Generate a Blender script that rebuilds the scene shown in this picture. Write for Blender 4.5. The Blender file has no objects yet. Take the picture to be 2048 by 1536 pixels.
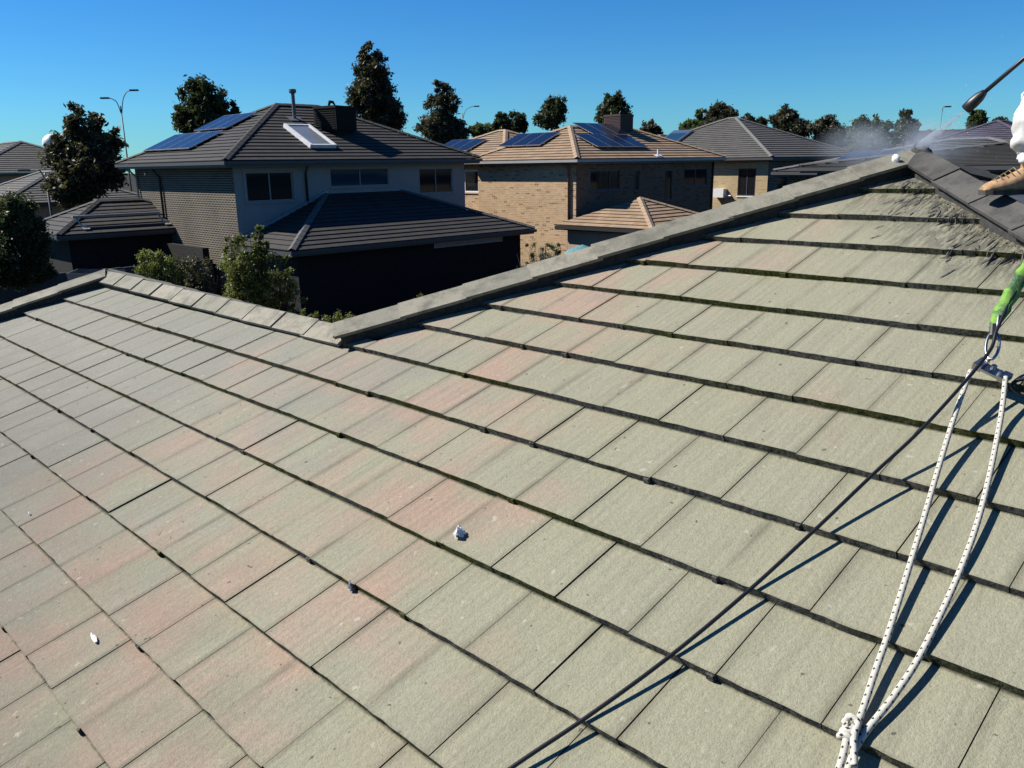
import bpy, bmesh, math, random
import numpy as np
from mathutils import Vector, Matrix
random.seed(7); rng = np.random.default_rng(7)
sc = bpy.context.scene
C = sc.collection
# ------------------------------------------------------------------ camera
H = 5.2                                   # eye height over the ground
F_PX = 1660.0                             # focal length in pixels of a 2048 wide picture
EX = Vector((0.71094557, -0.70307038, -0.0157621)).normalized()
EY = Vector((0.19071274, 0.17117866, 0.96660567)).normalized()
FW = Vector((0.67689368, 0.69021005, -0.25578319)).normalized()
CAM = Vector((0, 0, H))
cd = bpy.data.cameras.new('camera'); cam = bpy.data.objects.new('camera', cd); C.objects.link(cam)
cd.sensor_width = 36; cd.lens = F_PX / 2048 * 36; cd.clip_start = 0.05; cd.clip_end = 3000
m = Matrix((EX, EY, -FW)).transposed().to_4x4(); m.translation = CAM; cam.matrix_world = m
sc.camera = cam
# ------------------------------------------------------------------ sky and sun
SUN = Vector((-0.58, 0.88, 1.0)).normalized()     # towards the sun
w = bpy.data.worlds.new('World'); sc.world = w; w.use_nodes = True
wn = w.node_tree.nodes; wl = w.node_tree.links; wn.clear()
sky = wn.new('ShaderNodeTexSky'); sky.sky_type = 'NISHITA'; sky.sun_disc = False
sky.sun_elevation = math.asin(SUN.z); sky.sun_rotation = math.atan2(SUN.x, SUN.y)
sky.altitude = 0; sky.air_density = 1.0; sky.dust_density = 0.0; sky.ozone_density = 2.6
bg = wn.new('ShaderNodeBackground'); bg.inputs['Strength'].default_value = 0.05
hs = wn.new('ShaderNodeHueSaturation'); hs.inputs['Saturation'].default_value = 1.25
wb = wn.new('ShaderNodeMix'); wb.data_type = 'RGBA'; wb.blend_type = 'MULTIPLY'; wb.inputs[0].default_value = 1; wb.inputs[7].default_value = (0.35, 0.83, 1.25, 1)   # cool white balance of the photograph
wo = wn.new('ShaderNodeOutputWorld'); wl.new(sky.outputs[0], hs.inputs['Color']); wl.new(hs.outputs[0], wb.inputs[6]); wl.new(wb.outputs[2], bg.inputs[0]); wl.new(bg.outputs[0], wo.inputs[0])
sd = bpy.data.lights.new('sun', 'SUN'); sd.energy = 5.0; sd.angle = math.radians(0.5); sd.color = (1, 0.955, 0.88)
so = bpy.data.objects.new('sun', sd); C.objects.link(so); so.location = (-20, 30, 40)
so.rotation_euler = (-SUN).to_track_quat('-Z', 'Y').to_euler()
sc.view_settings.view_transform = 'Standard'; sc.view_settings.look = 'None'
sc.view_settings.exposure = 0.9; sc.view_settings.gamma = 1.0

# ------------------------------------------------------------------ helpers
def ray(px, py):
    x = px - 1024; y = 768 - py
    return EX * x + EY * y + FW * F_PX
def gp(px, py, D):
    """point seen at a pixel at horizontal distance D"""
    d = ray(px, py); return CAM + d * (D / math.hypot(d.x, d.y))

def tag(o, label=None, cat=None, group=None, kind=None):
    if label: o['label'] = label
    if cat: o['category'] = cat
    if group: o['group'] = group
    if kind: o['kind'] = kind
    return o
def empty(name, loc, label, cat, group=None):
    o = bpy.data.objects.new(name, None); C.objects.link(o); o.location = loc
    bpy.context.view_layer.update()
    return tag(o, label, cat, group)
class MB:
    """collects faces given in world coordinates"""
    def __init__(s): s.v = []; s.f = []; s.uv = []; s.mi = []; s.sm = []; s.col = []
    def face(s, pts, uv=None, mi=0, sm=False, col=(.5, .5, .5)):
        b = len(s.v); s.v += [tuple(p) for p in pts]; s.f.append(tuple(range(b, b + len(pts))))
        if uv is None:
            a = Vector(pts[0]); n = Vector((0, 0, 0))
            for i in range(1, len(pts) - 1): n += (Vector(pts[i]) - a).cross(Vector(pts[i + 1]) - a)
            ax = max(range(3), key=lambda i: abs(n[i]))
            uv = [((p[1], p[2]) if ax == 0 else (p[0], p[2]) if ax == 1 else (p[0], p[1])) for p in pts]
        s.uv.append(uv); s.mi.append(mi); s.sm.append(sm); s.col.append(col)
    def box(s, x0, x1, y0, y1, z0, z1, mi=0):
        P = [(x, y, z) for z in (z0, z1) for y in (y0, y1) for x in (x0, x1)]
        for q in ((0, 2, 3, 1), (4, 5, 7, 6), (0, 1, 5, 4), (2, 6, 7, 3), (0, 4, 6, 2), (1, 3, 7, 5)):
            s.face([P[i] for i in q], mi=mi)
    def obox(s, c, ax, ay, az, mi=0):
        """oriented box: centre and three half vectors"""
        c = Vector(c); ax = Vector(ax); ay = Vector(ay); az = Vector(az)
        if ax.cross(ay).dot(az) < 0: az = -az
        P = [c + ax * i + ay * j + az * k for k in (-1, 1) for j in (-1, 1) for i in (-1, 1)]
        for q in ((0, 2, 3, 1), (4, 5, 7, 6), (0, 1, 5, 4), (2, 6, 7, 3), (0, 4, 6, 2), (1, 3, 7, 5)):
            s.face([P[i] for i in q], mi=mi)
    def tube(s, pts, r, n=8, mi=0, cap=True, sm=True):
        pts = [Vector(p) for p in pts]; rs = r if isinstance(r, (list, tuple)) else [r] * len(pts)
        ring = []; up = None; L = 0.0; Ls = []
        for i, p in enumerate(pts):
            if i: L += (p - pts[i - 1]).length
            Ls.append(L)
            t = (pts[min(i + 1, len(pts) - 1)] - pts[max(i - 1, 0)]).normalized()
            if up is None:
                up = Vector((0, 0, 1)) if abs(t.z) < .9 else Vector((1, 0, 0))
            a = t.cross(up).normalized(); b = a.cross(t).normalized(); up = b
            ring.append([p + (a * math.cos(k * 2 * math.pi / n) + b * math.sin(k * 2 * math.pi / n)) * rs[i] for k in range(n)])
        for i in range(len(pts) - 1):
            for k in range(n):
                k2 = (k + 1) % n
                s.face([ring[i][k], ring[i + 1][k], ring[i + 1][k2], ring[i][k2]],
                       uv=[(k / n, Ls[i]), (k / n, Ls[i + 1]), ((k + 1) / n, Ls[i + 1]), ((k + 1) / n, Ls[i])], mi=mi, sm=sm)
        if cap:
            s.face(ring[0], mi=mi); s.face(list(reversed(ring[-1])), mi=mi)
    def build(s, name, mats, parent=None, weld=False, recalc=False):
        me = bpy.data.meshes.new(name)
        off = parent.matrix_world.translation if parent else Vector((0, 0, 0))
        me.from_pydata([(v[0] - off.x, v[1] - off.y, v[2] - off.z) for v in s.v], [], s.f)
        if not isinstance(mats, (list, tuple)): mats = [mats]
        for m_ in mats: me.materials.append(m_)
        me.polygons.foreach_set('material_index', s.mi); me.polygons.foreach_set('use_smooth', s.sm)
        ul = me.uv_layers.new(name='UVMap'); flat = []
        for u in s.uv:
            for a in u: flat += [a[0], a[1]]
        ul.data.foreach_set('uv', flat)
        ca = me.color_attributes.new('tv', 'FLOAT_COLOR', 'CORNER'); fl = []
        for u, c in zip(s.uv, s.col): fl += [c[0], c[1], c[2], 1.0] * len(u)
        ca.data.foreach_set('color', fl)
        if weld or recalc:
            bm = bmesh.new(); bm.from_mesh(me)
            if weld: bmesh.ops.remove_doubles(bm, verts=bm.verts, dist=1e-4)
            if recalc: bmesh.ops.recalc_face_normals(bm, faces=bm.faces)
            bm.to_mesh(me); bm.free()
        me.update()
        o = bpy.data.objects.new(name, me); C.objects.link(o)
        if parent: o.parent = parent
        return o
def part(o, parent):       # hang a world-space mesh object below another one
    off = parent.matrix_world.translation
    o.parent = parent; o.location = o.location - off
    return o

def clip(poly, a, b, c):
    """keep a*x+b*y+c >= 0"""
    out = []
    for i in range(len(poly)):
        p, q = poly[i], poly[(i + 1) % len(poly)]
        dp = a * p[0] + b * p[1] + c; dq = a * q[0] + b * q[1] + c
        if dp >= 0: out.append(p)
        if (dp >= 0) != (dq >= 0):
            t = dp / (dp - dq); out.append((p[0] + (q[0] - p[0]) * t, p[1] + (q[1] - p[1]) * t))
    return out

# ------------------------------------------------------------------ materials
class NT:
    def __init__(s, name):
        s.m = bpy.data.materials.new(name); s.m.use_nodes = True
        s.n = s.m.node_tree.nodes; s.l = s.m.node_tree.links; s.b = s.n['Principled BSDF']
    def N(s, t, **k):
        n = s.n.new(t)
        for a, v in k.items(): setattr(n, a, v)
        return n
    def set(s, sock, v):
        if hasattr(v, 'is_linked') or isinstance(v, bpy.types.NodeSocket): s.l.new(v, sock)
        else: sock.default_value = v
    def uv(s): return s.N('ShaderNodeTexCoord').outputs['UV']
    def obj(s): return s.N('ShaderNodeTexCoord').outputs['Object']
    def geo(s): return s.N('ShaderNodeNewGeometry').outputs['Position']
    def mapp(s, v, scale=(1, 1, 1), loc=(0, 0, 0), rot=(0, 0, 0)):
        n = s.N('ShaderNodeMapping'); s.l.new(v, n.inputs[0]); n.inputs['Scale'].default_value = scale
        n.inputs['Location'].default_value = loc; n.inputs['Rotation'].default_value = rot; return n.outputs[0]
    def noise(s, v, scale, detail=3, rough=.55, dist=0):
        n = s.N('ShaderNodeTexNoise'); s.l.new(v, n.inputs['Vector']); n.inputs['Scale'].default_value = scale
        n.inputs['Detail'].default_value = detail; n.inputs['Roughness'].default_value = rough
        n.inputs['Distortion'].default_value = dist; return n.outputs['Fac']
    def ramp(s, v, stops):
        n = s.N('ShaderNodeValToRGB'); s.l.new(v, n.inputs[0]); e = n.color_ramp.elements
        while len(e) < len(stops): e.new(.5)
        for q, (p, c) in zip(e, stops):
            q.position = p; q.color = (*c, 1) if len(c) == 3 else c
        return n.outputs[0]
    def rmp(s, v, a, b, c=0., d=1.):
        n = s.N('ShaderNodeMapRange'); s.l.new(v, n.inputs[0])
        for i, q in enumerate((a, b, c, d)): n.inputs[i + 1].default_value = q
        return n.outputs[0]
    def mix(s, f, a, b, mode='MIX'):
        n = s.N('ShaderNodeMix', data_type='RGBA', blend_type=mode)
        for sock, v in ((n.inputs[0], f), (n.inputs[6], a), (n.inputs[7], b)):
            if isinstance(v, bpy.types.NodeSocket): s.l.new(v, sock)
            elif isinstance(v, (int, float)): sock.default_value = v
            else: sock.default_value = (*v, 1)
        return n.outputs[2]
    def math(s, op, a, b=0.):
        n = s.N('ShaderNodeMath', operation=op)
        for sock, v in ((n.inputs[0], a), (n.inputs[1], b)):
            if isinstance(v, bpy.types.NodeSocket): s.l.new(v, sock)
            else: sock.default_value = v
        return n.outputs[0]
    def sep(s, v):
        n = s.N('ShaderNodeSeparateColor'); s.l.new(v, n.inputs[0]); return n.outputs
    def attr(s, name='tv'):
        n = s.N('ShaderNodeAttribute', attribute_name=name); return n.outputs['Color']
    def bump(s, h, strength=.3, dist=.01, prev=None):
        n = s.N('ShaderNodeBump'); s.l.new(h, n.inputs['Height']); n.inputs['Strength'].default_value = strength
        n.inputs['Distance'].default_value = dist
        if prev: s.l.new(prev, n.inputs['Normal'])
        return n.outputs[0]
    def out(s, col=None, rough=.8, nrm=None, metal=0., spec=None):
        K = .76
        if col is not None:
            if isinstance(col, bpy.types.NodeSocket): s.l.new(s.mix(1.0, col, (K, K, K), 'MULTIPLY'), s.b.inputs['Base Color'])
            else: s.b.inputs['Base Color'].default_value = (*[q * K for q in col], 1)
        if isinstance(rough, bpy.types.NodeSocket): s.l.new(rough, s.b.inputs['Roughness'])
        else: s.b.inputs['Roughness'].default_value = rough
        if nrm: s.l.new(nrm, s.b.inputs['Normal'])
        s.b.inputs['Metallic'].default_value = metal
        if spec is not None: s.b.inputs['Specular IOR Level'].default_value = spec
        return s.m
def plain(name, col, rough=.6, metal=0., var=.12, scale=6., spec=None, bump=0.):
    t = NT(name); g = t.obj(); n = t.noise(g, scale, 4, .6)
    c = t.mix(t.rmp(n, .3, .7), [q * (1 - var) for q in col], [min(1, q * (1 + var)) for q in col])
    nb = t.bump(t.noise(g, scale * 8, 3), bump, .004) if bump else None
    return t.out(c, rough, nb, metal, spec)

def tile_material():
    t = NT('weathered_concrete_tile'); g = t.geo(); uv = t.uv(); a = t.sep(t.attr())
    big = t.noise(g, .8, 3, .55); med = t.noise(g, 3.2, 4, .6); fine = t.noise(g, 60, 4, .7); grit = t.noise(g, 150, 3, .75)
    st = t.noise(t.mapp(uv, (13, .55, 1)), 1.0, 3, .6)             # run-off streaks down the slope
    P = t.N('ShaderNodeSeparateXYZ'); t.l.new(g, P.inputs[0])
    # colour zones of the old coating, running down the slope: olive on the right, worn pink-brown in the middle, grey at the far left
    yy = t.math('ADD', P.outputs[1], t.math('MULTIPLY', t.math('SUBTRACT', big, .5), 3.4))
    yy = t.math('ADD', yy, t.math('MULTIPLY', t.math('SUBTRACT', med, .5), 2.2)); yy = t.math('ADD', yy, t.math('MULTIPLY', t.math('SUBTRACT', a[0], .5), .5))
    yl = t.math('SUBTRACT', yy, t.math('MULTIPLY', P.outputs[0], .35))
    pink = t.math('MULTIPLY', t.rmp(yl, .9, 1.9), t.rmp(yl, 3.4, 4.6, 1, .12))
    green = (.314, .304, .204); tan = (.400, .272, .198)
    pink = t.math('MULTIPLY', pink, t.rmp(t.math('ADD', t.noise(g, 1.9, 4, .6), t.math('MULTIPLY', t.math('SUBTRACT', a[2], .5), .16)), .40, .60))
    c = t.mix(t.math('MULTIPLY', pink, 1.0), green, tan)
    c = t.mix(t.rmp(yy, 3.4, 5.0, 0, .8), c, (.235, .232, .205))
    c = t.mix(t.math('MULTIPLY', t.rmp(a[1], 0, 1), .20), c, (.32, .315, .24))
    # light falloff painted into the tile colour, darker to the lower left, noise-broken
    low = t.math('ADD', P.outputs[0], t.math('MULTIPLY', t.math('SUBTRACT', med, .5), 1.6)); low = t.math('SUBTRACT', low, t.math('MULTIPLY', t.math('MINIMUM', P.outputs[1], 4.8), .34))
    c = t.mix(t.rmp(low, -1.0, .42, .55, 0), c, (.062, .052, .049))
    c = t.mix(t.rmp(st, .42, .75, 0, .38), c, (.150, .140, .098))
    c = t.mix(t.rmp(fine, .35, .75, 0, .35), c, (.150, .146, .108))
    c = t.mix(t.rmp(grit, .52, .74, 0, .38), c, (.105, .100, .075))
    c = t.mix(t.rmp(grit, .26, .44, .28, 0), c, (.50, .48, .38))
    lich = t.noise(g, 22, 2, .5); c = t.mix(t.rmp(lich, .69, .77, 0, .5), c, (.48, .47, .38))
    spots = t.noise(g, 34, 1, .5); c = t.mix(t.rmp(spots, .75, .79, 0, .75), c, (.05, .045, .035))
    # wet dirty run-off just washed out of the right hip, following the slope
    dd = t.math('SUBTRACT', P.outputs[1], t.math('ADD', t.math('MULTIPLY', P.outputs[0], .966), -3.35))
    dd = t.math('ADD', dd, t.math('MULTIPLY', t.math('SUBTRACT', t.noise(g, 5, 3, .6), .5), .7))
    rs = t.noise(t.mapp(uv, (16, 3.0, 1)), 1.0, 4, .65)
    wet = t.math('MULTIPLY', t.rmp(dd, .15, .95, 1, 0), t.rmp(P.outputs[0], 3.6, 4.3))
    wk = t.math('MULTIPLY', wet, t.rmp(rs, .42, .54, .12, 1))
    c = t.mix(t.math('MULTIPLY', wk, .86), c, (.050, .048, .042))
    # grime gathering next to each side lap of a tile and where it slips under the course above
    u = t.N('ShaderNodeSeparateXYZ'); t.l.new(uv, u.inputs[0])
    fr = t.math('FRACT', u.outputs[0]); e = t.math('MINIMUM', fr, t.math('SUBTRACT', 1.0, fr))
    edge = t.math('MULTIPLY', t.rmp(e, 0.0, .10, 1, 0), t.rmp(med, .35, .65, .15, .7))
    c = t.mix(edge, c, (.10, .095, .065))
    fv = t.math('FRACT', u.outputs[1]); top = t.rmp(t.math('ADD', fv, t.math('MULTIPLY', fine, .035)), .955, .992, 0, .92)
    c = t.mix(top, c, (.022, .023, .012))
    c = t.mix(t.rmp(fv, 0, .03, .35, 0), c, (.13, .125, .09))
    b = t.bump(grit, .75, .004); b = t.bump(fine, .5, .006, b); b = t.bump(med, .3, .02, b)
    return t.out(c, t.math('SUBTRACT', t.rmp(fine, .3, .7, .75, .95), t.math('MULTIPLY', wet, .45)), b, spec=.3)
def moss_material():
    t = NT('mossy_tile_edge'); g = t.geo(); big = t.noise(g, 1.1, 2); f = t.noise(g, 55, 4, .7)
    grey = t.mix(t.rmp(f, .35, .65), (.035, .034, .032), (.16, .155, .14))
    moss = t.mix(t.rmp(f, .35, .65), (.020, .026, .006), (.105, .115, .030))
    c = t.mix(t.rmp(big, .42, .58), grey, moss)
    return t.out(c, .95, t.bump(f, .9, .02), spec=.1)
def cap_material(name='ridge_cap_concrete', c1=(.240, .230, .178), c2=(.325, .298, .230)):
    t = NT(name); g = t.geo(); a = t.sep(t.attr()); big = t.noise(g, 2.4, 3); f = t.noise(g, 70, 4, .7)
    c = t.mix(t.rmp(t.math('ADD', big, t.math('MULTIPLY', a[0], .35)), .5, .8), c1, c2)
    c = t.mix(t.rmp(f, .4, .75, 0, .35), c, [q * .6 for q in c1])
    l = t.noise(g, 14, 2); c = t.mix(t.rmp(l, .68, .75, 0, .6), c, (.42, .42, .36))
    c = t.mix(t.rmp(t.noise(g, 7, 5, .7), .46, .66, 0, .75), c, [q * .42 for q in c1]); c = t.mix(t.rmp(t.noise(g, 150, 3, .75), .5, .75, 0, .5), c, [q * .45 for q in c1])
    return t.out(c, .85, t.bump(f, .4, .005), spec=.3)
def roof_tile(name, c1, c2):
    t = NT(name); uv = t.uv(); br = t.N('ShaderNodeTexBrick'); t.l.new(uv, br.inputs['Vector'])
    br.offset = .5; br.inputs['Scale'].default_value = 1; br.inputs['Brick Width'].default_value = .30
    br.inputs['Row Height'].default_value = .32; br.inputs['Mortar Size'].default_value = .006
    br.inputs['Mortar Smooth'].default_value = .2; br.inputs['Bias'].default_value = 0
    br.inputs['Color1'].default_value = (*c1, 1); br.inputs['Color2'].default_value = (*c2, 1)
    br.inputs['Mortar'].default_value = (*[q * .35 for q in c1], 1)
    g = t.geo(); n = t.noise(g, 1.4, 4); f = t.noise(g, 25, 3)
    c = t.mix(t.rmp(n, .3, .7, 0, .35), br.outputs[0], [q * .7 for q in c1])
    c = t.mix(t.rmp(f, .4, .7, 0, .25), c, [min(1, q * 1.3) for q in c2])
    return t.out(c, .8, spec=.3)
def brick(name, c1, c2, c3, mortar, msize=.011, bw=.24, rh=.086):
    t = NT(name); uv = t.uv(); br = t.N('ShaderNodeTexBrick'); t.l.new(uv, br.inputs['Vector'])
    br.offset = .5; br.inputs['Scale'].default_value = 1; br.inputs['Brick Width'].default_value = bw
    br.inputs['Row Height'].default_value = rh; br.inputs['Mortar Size'].default_value = msize
    br.inputs['Mortar Smooth'].default_value = .1; br.inputs['Bias'].default_value = 0
    br.inputs['Color1'].default_value = (*c1, 1); br.inputs['Color2'].default_value = (*c2, 1)
    br.inputs['Mortar'].default_value = (*mortar, 1)
    wn_ = t.N('ShaderNodeTexWhiteNoise', noise_dimensions='2D')
    # one random value per brick
    s = t.N('ShaderNodeSeparateXYZ'); t.l.new(uv, s.inputs[0])
    row = t.math('FLOOR', t.math('DIVIDE', s.outputs[1], rh)); off = t.math('MULTIPLY', t.math('MODULO', row, 2.0), bw * .5)
    col = t.math('FLOOR', t.math('DIVIDE', t.math('ADD', s.outputs[0], off), bw))
    cb = t.N('ShaderNodeCombineXYZ'); t.l.new(col, cb.inputs[0]); t.l.new(row, cb.inputs[1]); t.l.new(cb.outputs[0], wn_.inputs['Vector'])
    k = t.math('MULTIPLY', t.rmp(wn_.outputs['Value'], .90, .94), t.rmp(br.outputs['Fac'], 0, 1, 1, 0))
    c = t.mix(k, br.outputs[0], c3)
    g = t.geo(); c = t.mix(t.rmp(t.noise(g, .7, 4), .35, .7, 0, .3), c, [q * .65 for q in c1])
    return t.out(c, .9, t.bump(br.outputs['Fac'], .5, -.01), spec=.2)
def foliage(name, dark, light, spec=.3):
    t = NT(name); a = t.sep(t.attr()); g = t.geo(); n = t.noise(g, .9, 3)
    c = t.mix(t.math('MULTIPLY', t.math('ADD', a[0], t.rmp(n, .35, .65)), .5), dark, light)
    t.out(c, .5, spec=spec); tr = t.N('ShaderNodeBsdfTranslucent'); t.l.new(t.mix(1.0, c, (1.0, 1.05, .55), 'MULTIPLY'), tr.inputs[0])
    mx = t.N('ShaderNodeMixShader'); mx.inputs[0].default_value = .35; t.l.new(t.b.outputs[0], mx.inputs[1]); t.l.new(tr.outputs[0], mx.inputs[2]); t.l.new(mx.outputs[0], t.n['Material Output'].inputs['Surface'])
    return t.m
def glass_dark(name, col=(.012, .014, .018), rough=.06):
    t = NT(name); return t.out(col, rough, spec=.6)

M = dict(
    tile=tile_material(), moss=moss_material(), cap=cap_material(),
    wetcap=cap_material('wet_ridge_cap', (.055, .054, .050), (.105, .100, .090)),
    mortar=plain('cap_mortar', (.045, .044, .040), .95, var=.4, scale=30, bump=.6),
    under=plain('roof_underlay', (.018, .018, .018), .95),
    wetmud=plain('washed_out_grime', (.115, .110, .095), .75, var=.55, scale=40, bump=.4),
    roofdark=roof_tile('dark_roof_tile', (.030, .027, .025), (.046, .042, .038)),
    roofdark2=roof_tile('charcoal_roof_tile', (.075, .075, .078), (.105, .103, .104)),
    rooftan=roof_tile('tan_roof_tile', (.26, .175, .105), (.35, .245, .155)),
    roofgrey=roof_tile('grey_roof_tile', (.085, .081, .072), (.115, .108, .098)),
    roofplum=roof_tile('plum_roof_tile', (.055, .05, .075), (.085, .075, .11)),
    capdark=plain('dark_ridge_tile', (.036, .033, .030), .85), captan=plain('tan_ridge_tile', (.33, .23, .145), .85),
    capgrey=plain('grey_ridge_tile', (.13, .127, .12), .85),
    brickdark=brick('charcoal_brick', (.030, .024, .020), (.055, .043, .034), (.013, .011, .010), (.27, .235, .18), .019),
    brickblack=brick('black_brick', (.012, .0115, .011), (.019, .018, .017), (.01, .01, .01), (.026, .025, .024)),
    bricktan=brick('tan_brick', (.42, .275, .155), (.56, .385, .225), (.19, .115, .065), (.62, .48, .33)),
    brickyellow=brick('cream_brick', (.44, .32, .16), (.52, .37, .20), (.40, .21, .10), (.55, .49, .35)),
    render=plain('grey_render', (.29, .28, .27), .9, var=.06, scale=2, bump=.2),
    beige=plain('beige_render', (.42, .31, .225), .9, var=.05, scale=2),
    fascia=plain('grey_fascia', (.055, .055, .056), .55, var=.08), fascialight=plain('pale_gutter', (.34, .33, .31), .5, var=.08),
    soffit=plain('eave_soffit', (.20, .20, .20), .8), frame=plain('window_frame', (.06, .06, .065), .5),
    framelight=plain('pale_window_frame', (.55, .55, .52), .5), glass=glass_dark('window_glass'),
    blueglass=glass_dark('blue_reflecting_glass', (.015, .05, .08), .05),
    pvpanel=None, alu=plain('aluminium', (.62, .63, .65), .35, 1., var=.05),
    black=plain('black_plastic', (.012, .012, .013), .45), blackrubber=plain('black_rubber_hose', (.010, .010, .011), .38),
    white=plain('white_cotton', (.78, .78, .77), .9, var=.03, bump=.15), pipebrown=plain('brown_downpipe', (.16, .075, .045), .5),
    pipedark=plain('dark_downpipe', (.02, .02, .02), .5), steel=plain('brushed_steel', (.5, .5, .5), .3, 1., var=.2, scale=30),
    galv=plain('galvanised_steel', (.42, .43, .44), .5, .8, var=.15), coolergrey=plain('evaporative_cooler_black', (.008, .008, .008), .8, spec=.2), lampgrey=plain('dark_galvanised_pole', (.10, .10, .105), .6),
    coolerred=plain('evaporative_cooler_maroon', (.040, .015, .014), .7), hivis=None,
    bark=plain('bark', (.06, .045, .035), .95, var=.4, scale=12, bump=.5), whitepaint=plain('white_paint', (.75, .75, .74), .5),
    leafdark=foliage('dark_gum_leaves', (.012, .019, .007), (.085, .105, .045)),
    leafbrown=foliage('brownish_gum_leaves', (.014, .017, .008), (.110, .100, .060)),
    leafgreen=foliage('green_leaves', (.026, .040, .012), (.13, .17, .06)),
    leafmist=foliage('grey_green_leaves', (.05, .075, .045), (.13, .17, .10)),
    leafolive=foliage('olive_shrub_leaves', (.035, .045, .008), (.30, .33, .09)),
)
def pv():
    t = NT('solar_cell_glass'); uv = t.uv(); br = t.N('ShaderNodeTexBrick'); t.l.new(uv, br.inputs['Vector']); br.offset = 0
    br.inputs['Scale'].default_value = 1; br.inputs['Brick Width'].default_value = .158; br.inputs['Row Height'].default_value = .158
    br.inputs['Mortar Size'].default_value = .004; br.inputs['Color1'].default_value = (.004, .007, .020, 1)
    br.inputs['Color2'].default_value = (.005, .009, .026, 1); br.inputs['Mortar'].default_value = (.04, .05, .08, 1)
    return t.out(br.outputs[0], .22, spec=.22)
M['pvpanel'] = pv()
def hv():
    t = NT('hi_vis_green_webbing'); g = t.obj(); n = t.noise(g, 13, 3); f = t.noise(g, 160, 2)
    c = t.mix(t.rmp(n, .44, .54), (.15, .34, .035), (.012, .075, .03)); c = t.mix(t.rmp(f, .4, .7, 0, .4), c, (.24, .36, .08))
    return t.out(c, .8, t.bump(t.noise(g, 20, 2), .5, .006))
M['hivis'] = hv()
def rope_mat():
    t = NT('flecked_kernmantle_rope'); uv = t.uv()
    # braided white sheath with black tracer flecks, in metres along the rope
    s = t.N('ShaderNodeSeparateXYZ'); t.l.new(uv, s.inputs[0])
    a = t.math('FRACT', t.math('ADD', t.math('MULTIPLY', s.outputs[0], 2.0), t.math('MULTIPLY', s.outputs[1], 34.0)))
    b = t.math('FRACT', t.math('SUBTRACT', t.math('MULTIPLY', s.outputs[0], 2.0), t.math('MULTIPLY', s.outputs[1], 34.0)))
    k = t.math('MULTIPLY', t.math('LESS_THAN', a, .33), t.math('LESS_THAN', b, .33))
    wv = t.N('ShaderNodeTexChecker'); t.l.new(t.mapp(uv, (12, 260, 1)), wv.inputs[0]); wv.inputs['Scale'].default_value = 1
    base = t.mix(.25, (.55, .52, .43), wv.outputs[0]); base = t.mix(.75, base, (.56, .53, .44))
    c = t.mix(k, base, (.015, .015, .018))
    return t.out(c, .8, t.bump(wv.outputs['Fac'], .5, .002))
M['rope'] = rope_mat(); M['lowcap'] = plain('lower_ridge_tile', (.09, .086, .08), .85); M['wettile'] = None; M['flash'] = plain('grey_flashing', (.10, .10, .097), .7, var=.25, scale=10)

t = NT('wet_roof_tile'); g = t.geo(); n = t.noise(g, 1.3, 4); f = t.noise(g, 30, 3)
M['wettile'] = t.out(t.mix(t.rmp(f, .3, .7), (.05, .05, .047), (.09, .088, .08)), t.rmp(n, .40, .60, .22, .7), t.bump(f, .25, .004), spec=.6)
# ------------------------------------------------------------------ ground
t = NT('ground_soil_and_grass'); g = t.geo(); n1 = t.noise(g, .15, 4); n2 = t.noise(g, 4, 5, .7)
c = t.mix(t.rmp(n1, .4, .6), (.030, .038, .014), (.075, .060, .042)); c = t.mix(t.rmp(n2, .3, .7, 0, .5), c, (.02, .022, .012))
gm = t.out(t.mix(.5, c, (.012, .012, .008)), .95, t.bump(n2, .6, .05), spec=.1)
b = MB(); b.face([(-900, -900, 0), (1500, -900, 0), (1500, 1500, 0), (-900, 1500, 0)]); tag(b.build('ground', gm), kind='structure')
b = MB(); b.box(-60, 120, 50.2, 57.0, .004, .02); tag(b.build('road', plain('asphalt', (.05, .05, .052), .9, scale=20, bump=.4)), kind='structure')

# ------------------------------------------------------------------ roofs
def slope_faces(b, P, mi=0, mf=1, gauge=.32, th=.034):
    """P: polygon in space, first edge is the eave; laid in stepped tile courses"""
    P = [Vector(p) for p in P]; o = P[0]; a = (P[1] - P[0]).normalized()
    n = a.cross(P[2] - P[0]).normalized(); up = n.cross(a).normalized()
    poly = [((p - o).dot(a), (p - o).dot(up)) for p in P]; top = max(q[1] for q in poly); k = 0
    while k * gauge < top - .02:
        v0, v1 = k * gauge, min((k + 1) * gauge, top)
        q = clip(clip(poly, 0, 1, -v0), 0, -1, v1)
        if len(q) >= 3:
            def h(v): return th * (1 - (v - v0) / gauge) + .004
            b.face([o + a * x + up * y + n * h(y) for x, y in q], uv=[(x, y + 1e-3 if y < v0 + 1e-6 else y - 1e-3) for x, y in q], mi=mi)
            low = sorted([p for p in q if abs(p[1] - v0) < 1e-5])
            if len(low) >= 2:
                l, r = low[0], low[-1]
                b.face([o + a * l[0] + up * v0 - n * .004, o + a * r[0] + up * v0 - n * .004, o + a * r[0] + up * v0 + n * h(v0), o + a * l[0] + up * v0 + n * h(v0)], mi=mf)
        k += 1
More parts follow.
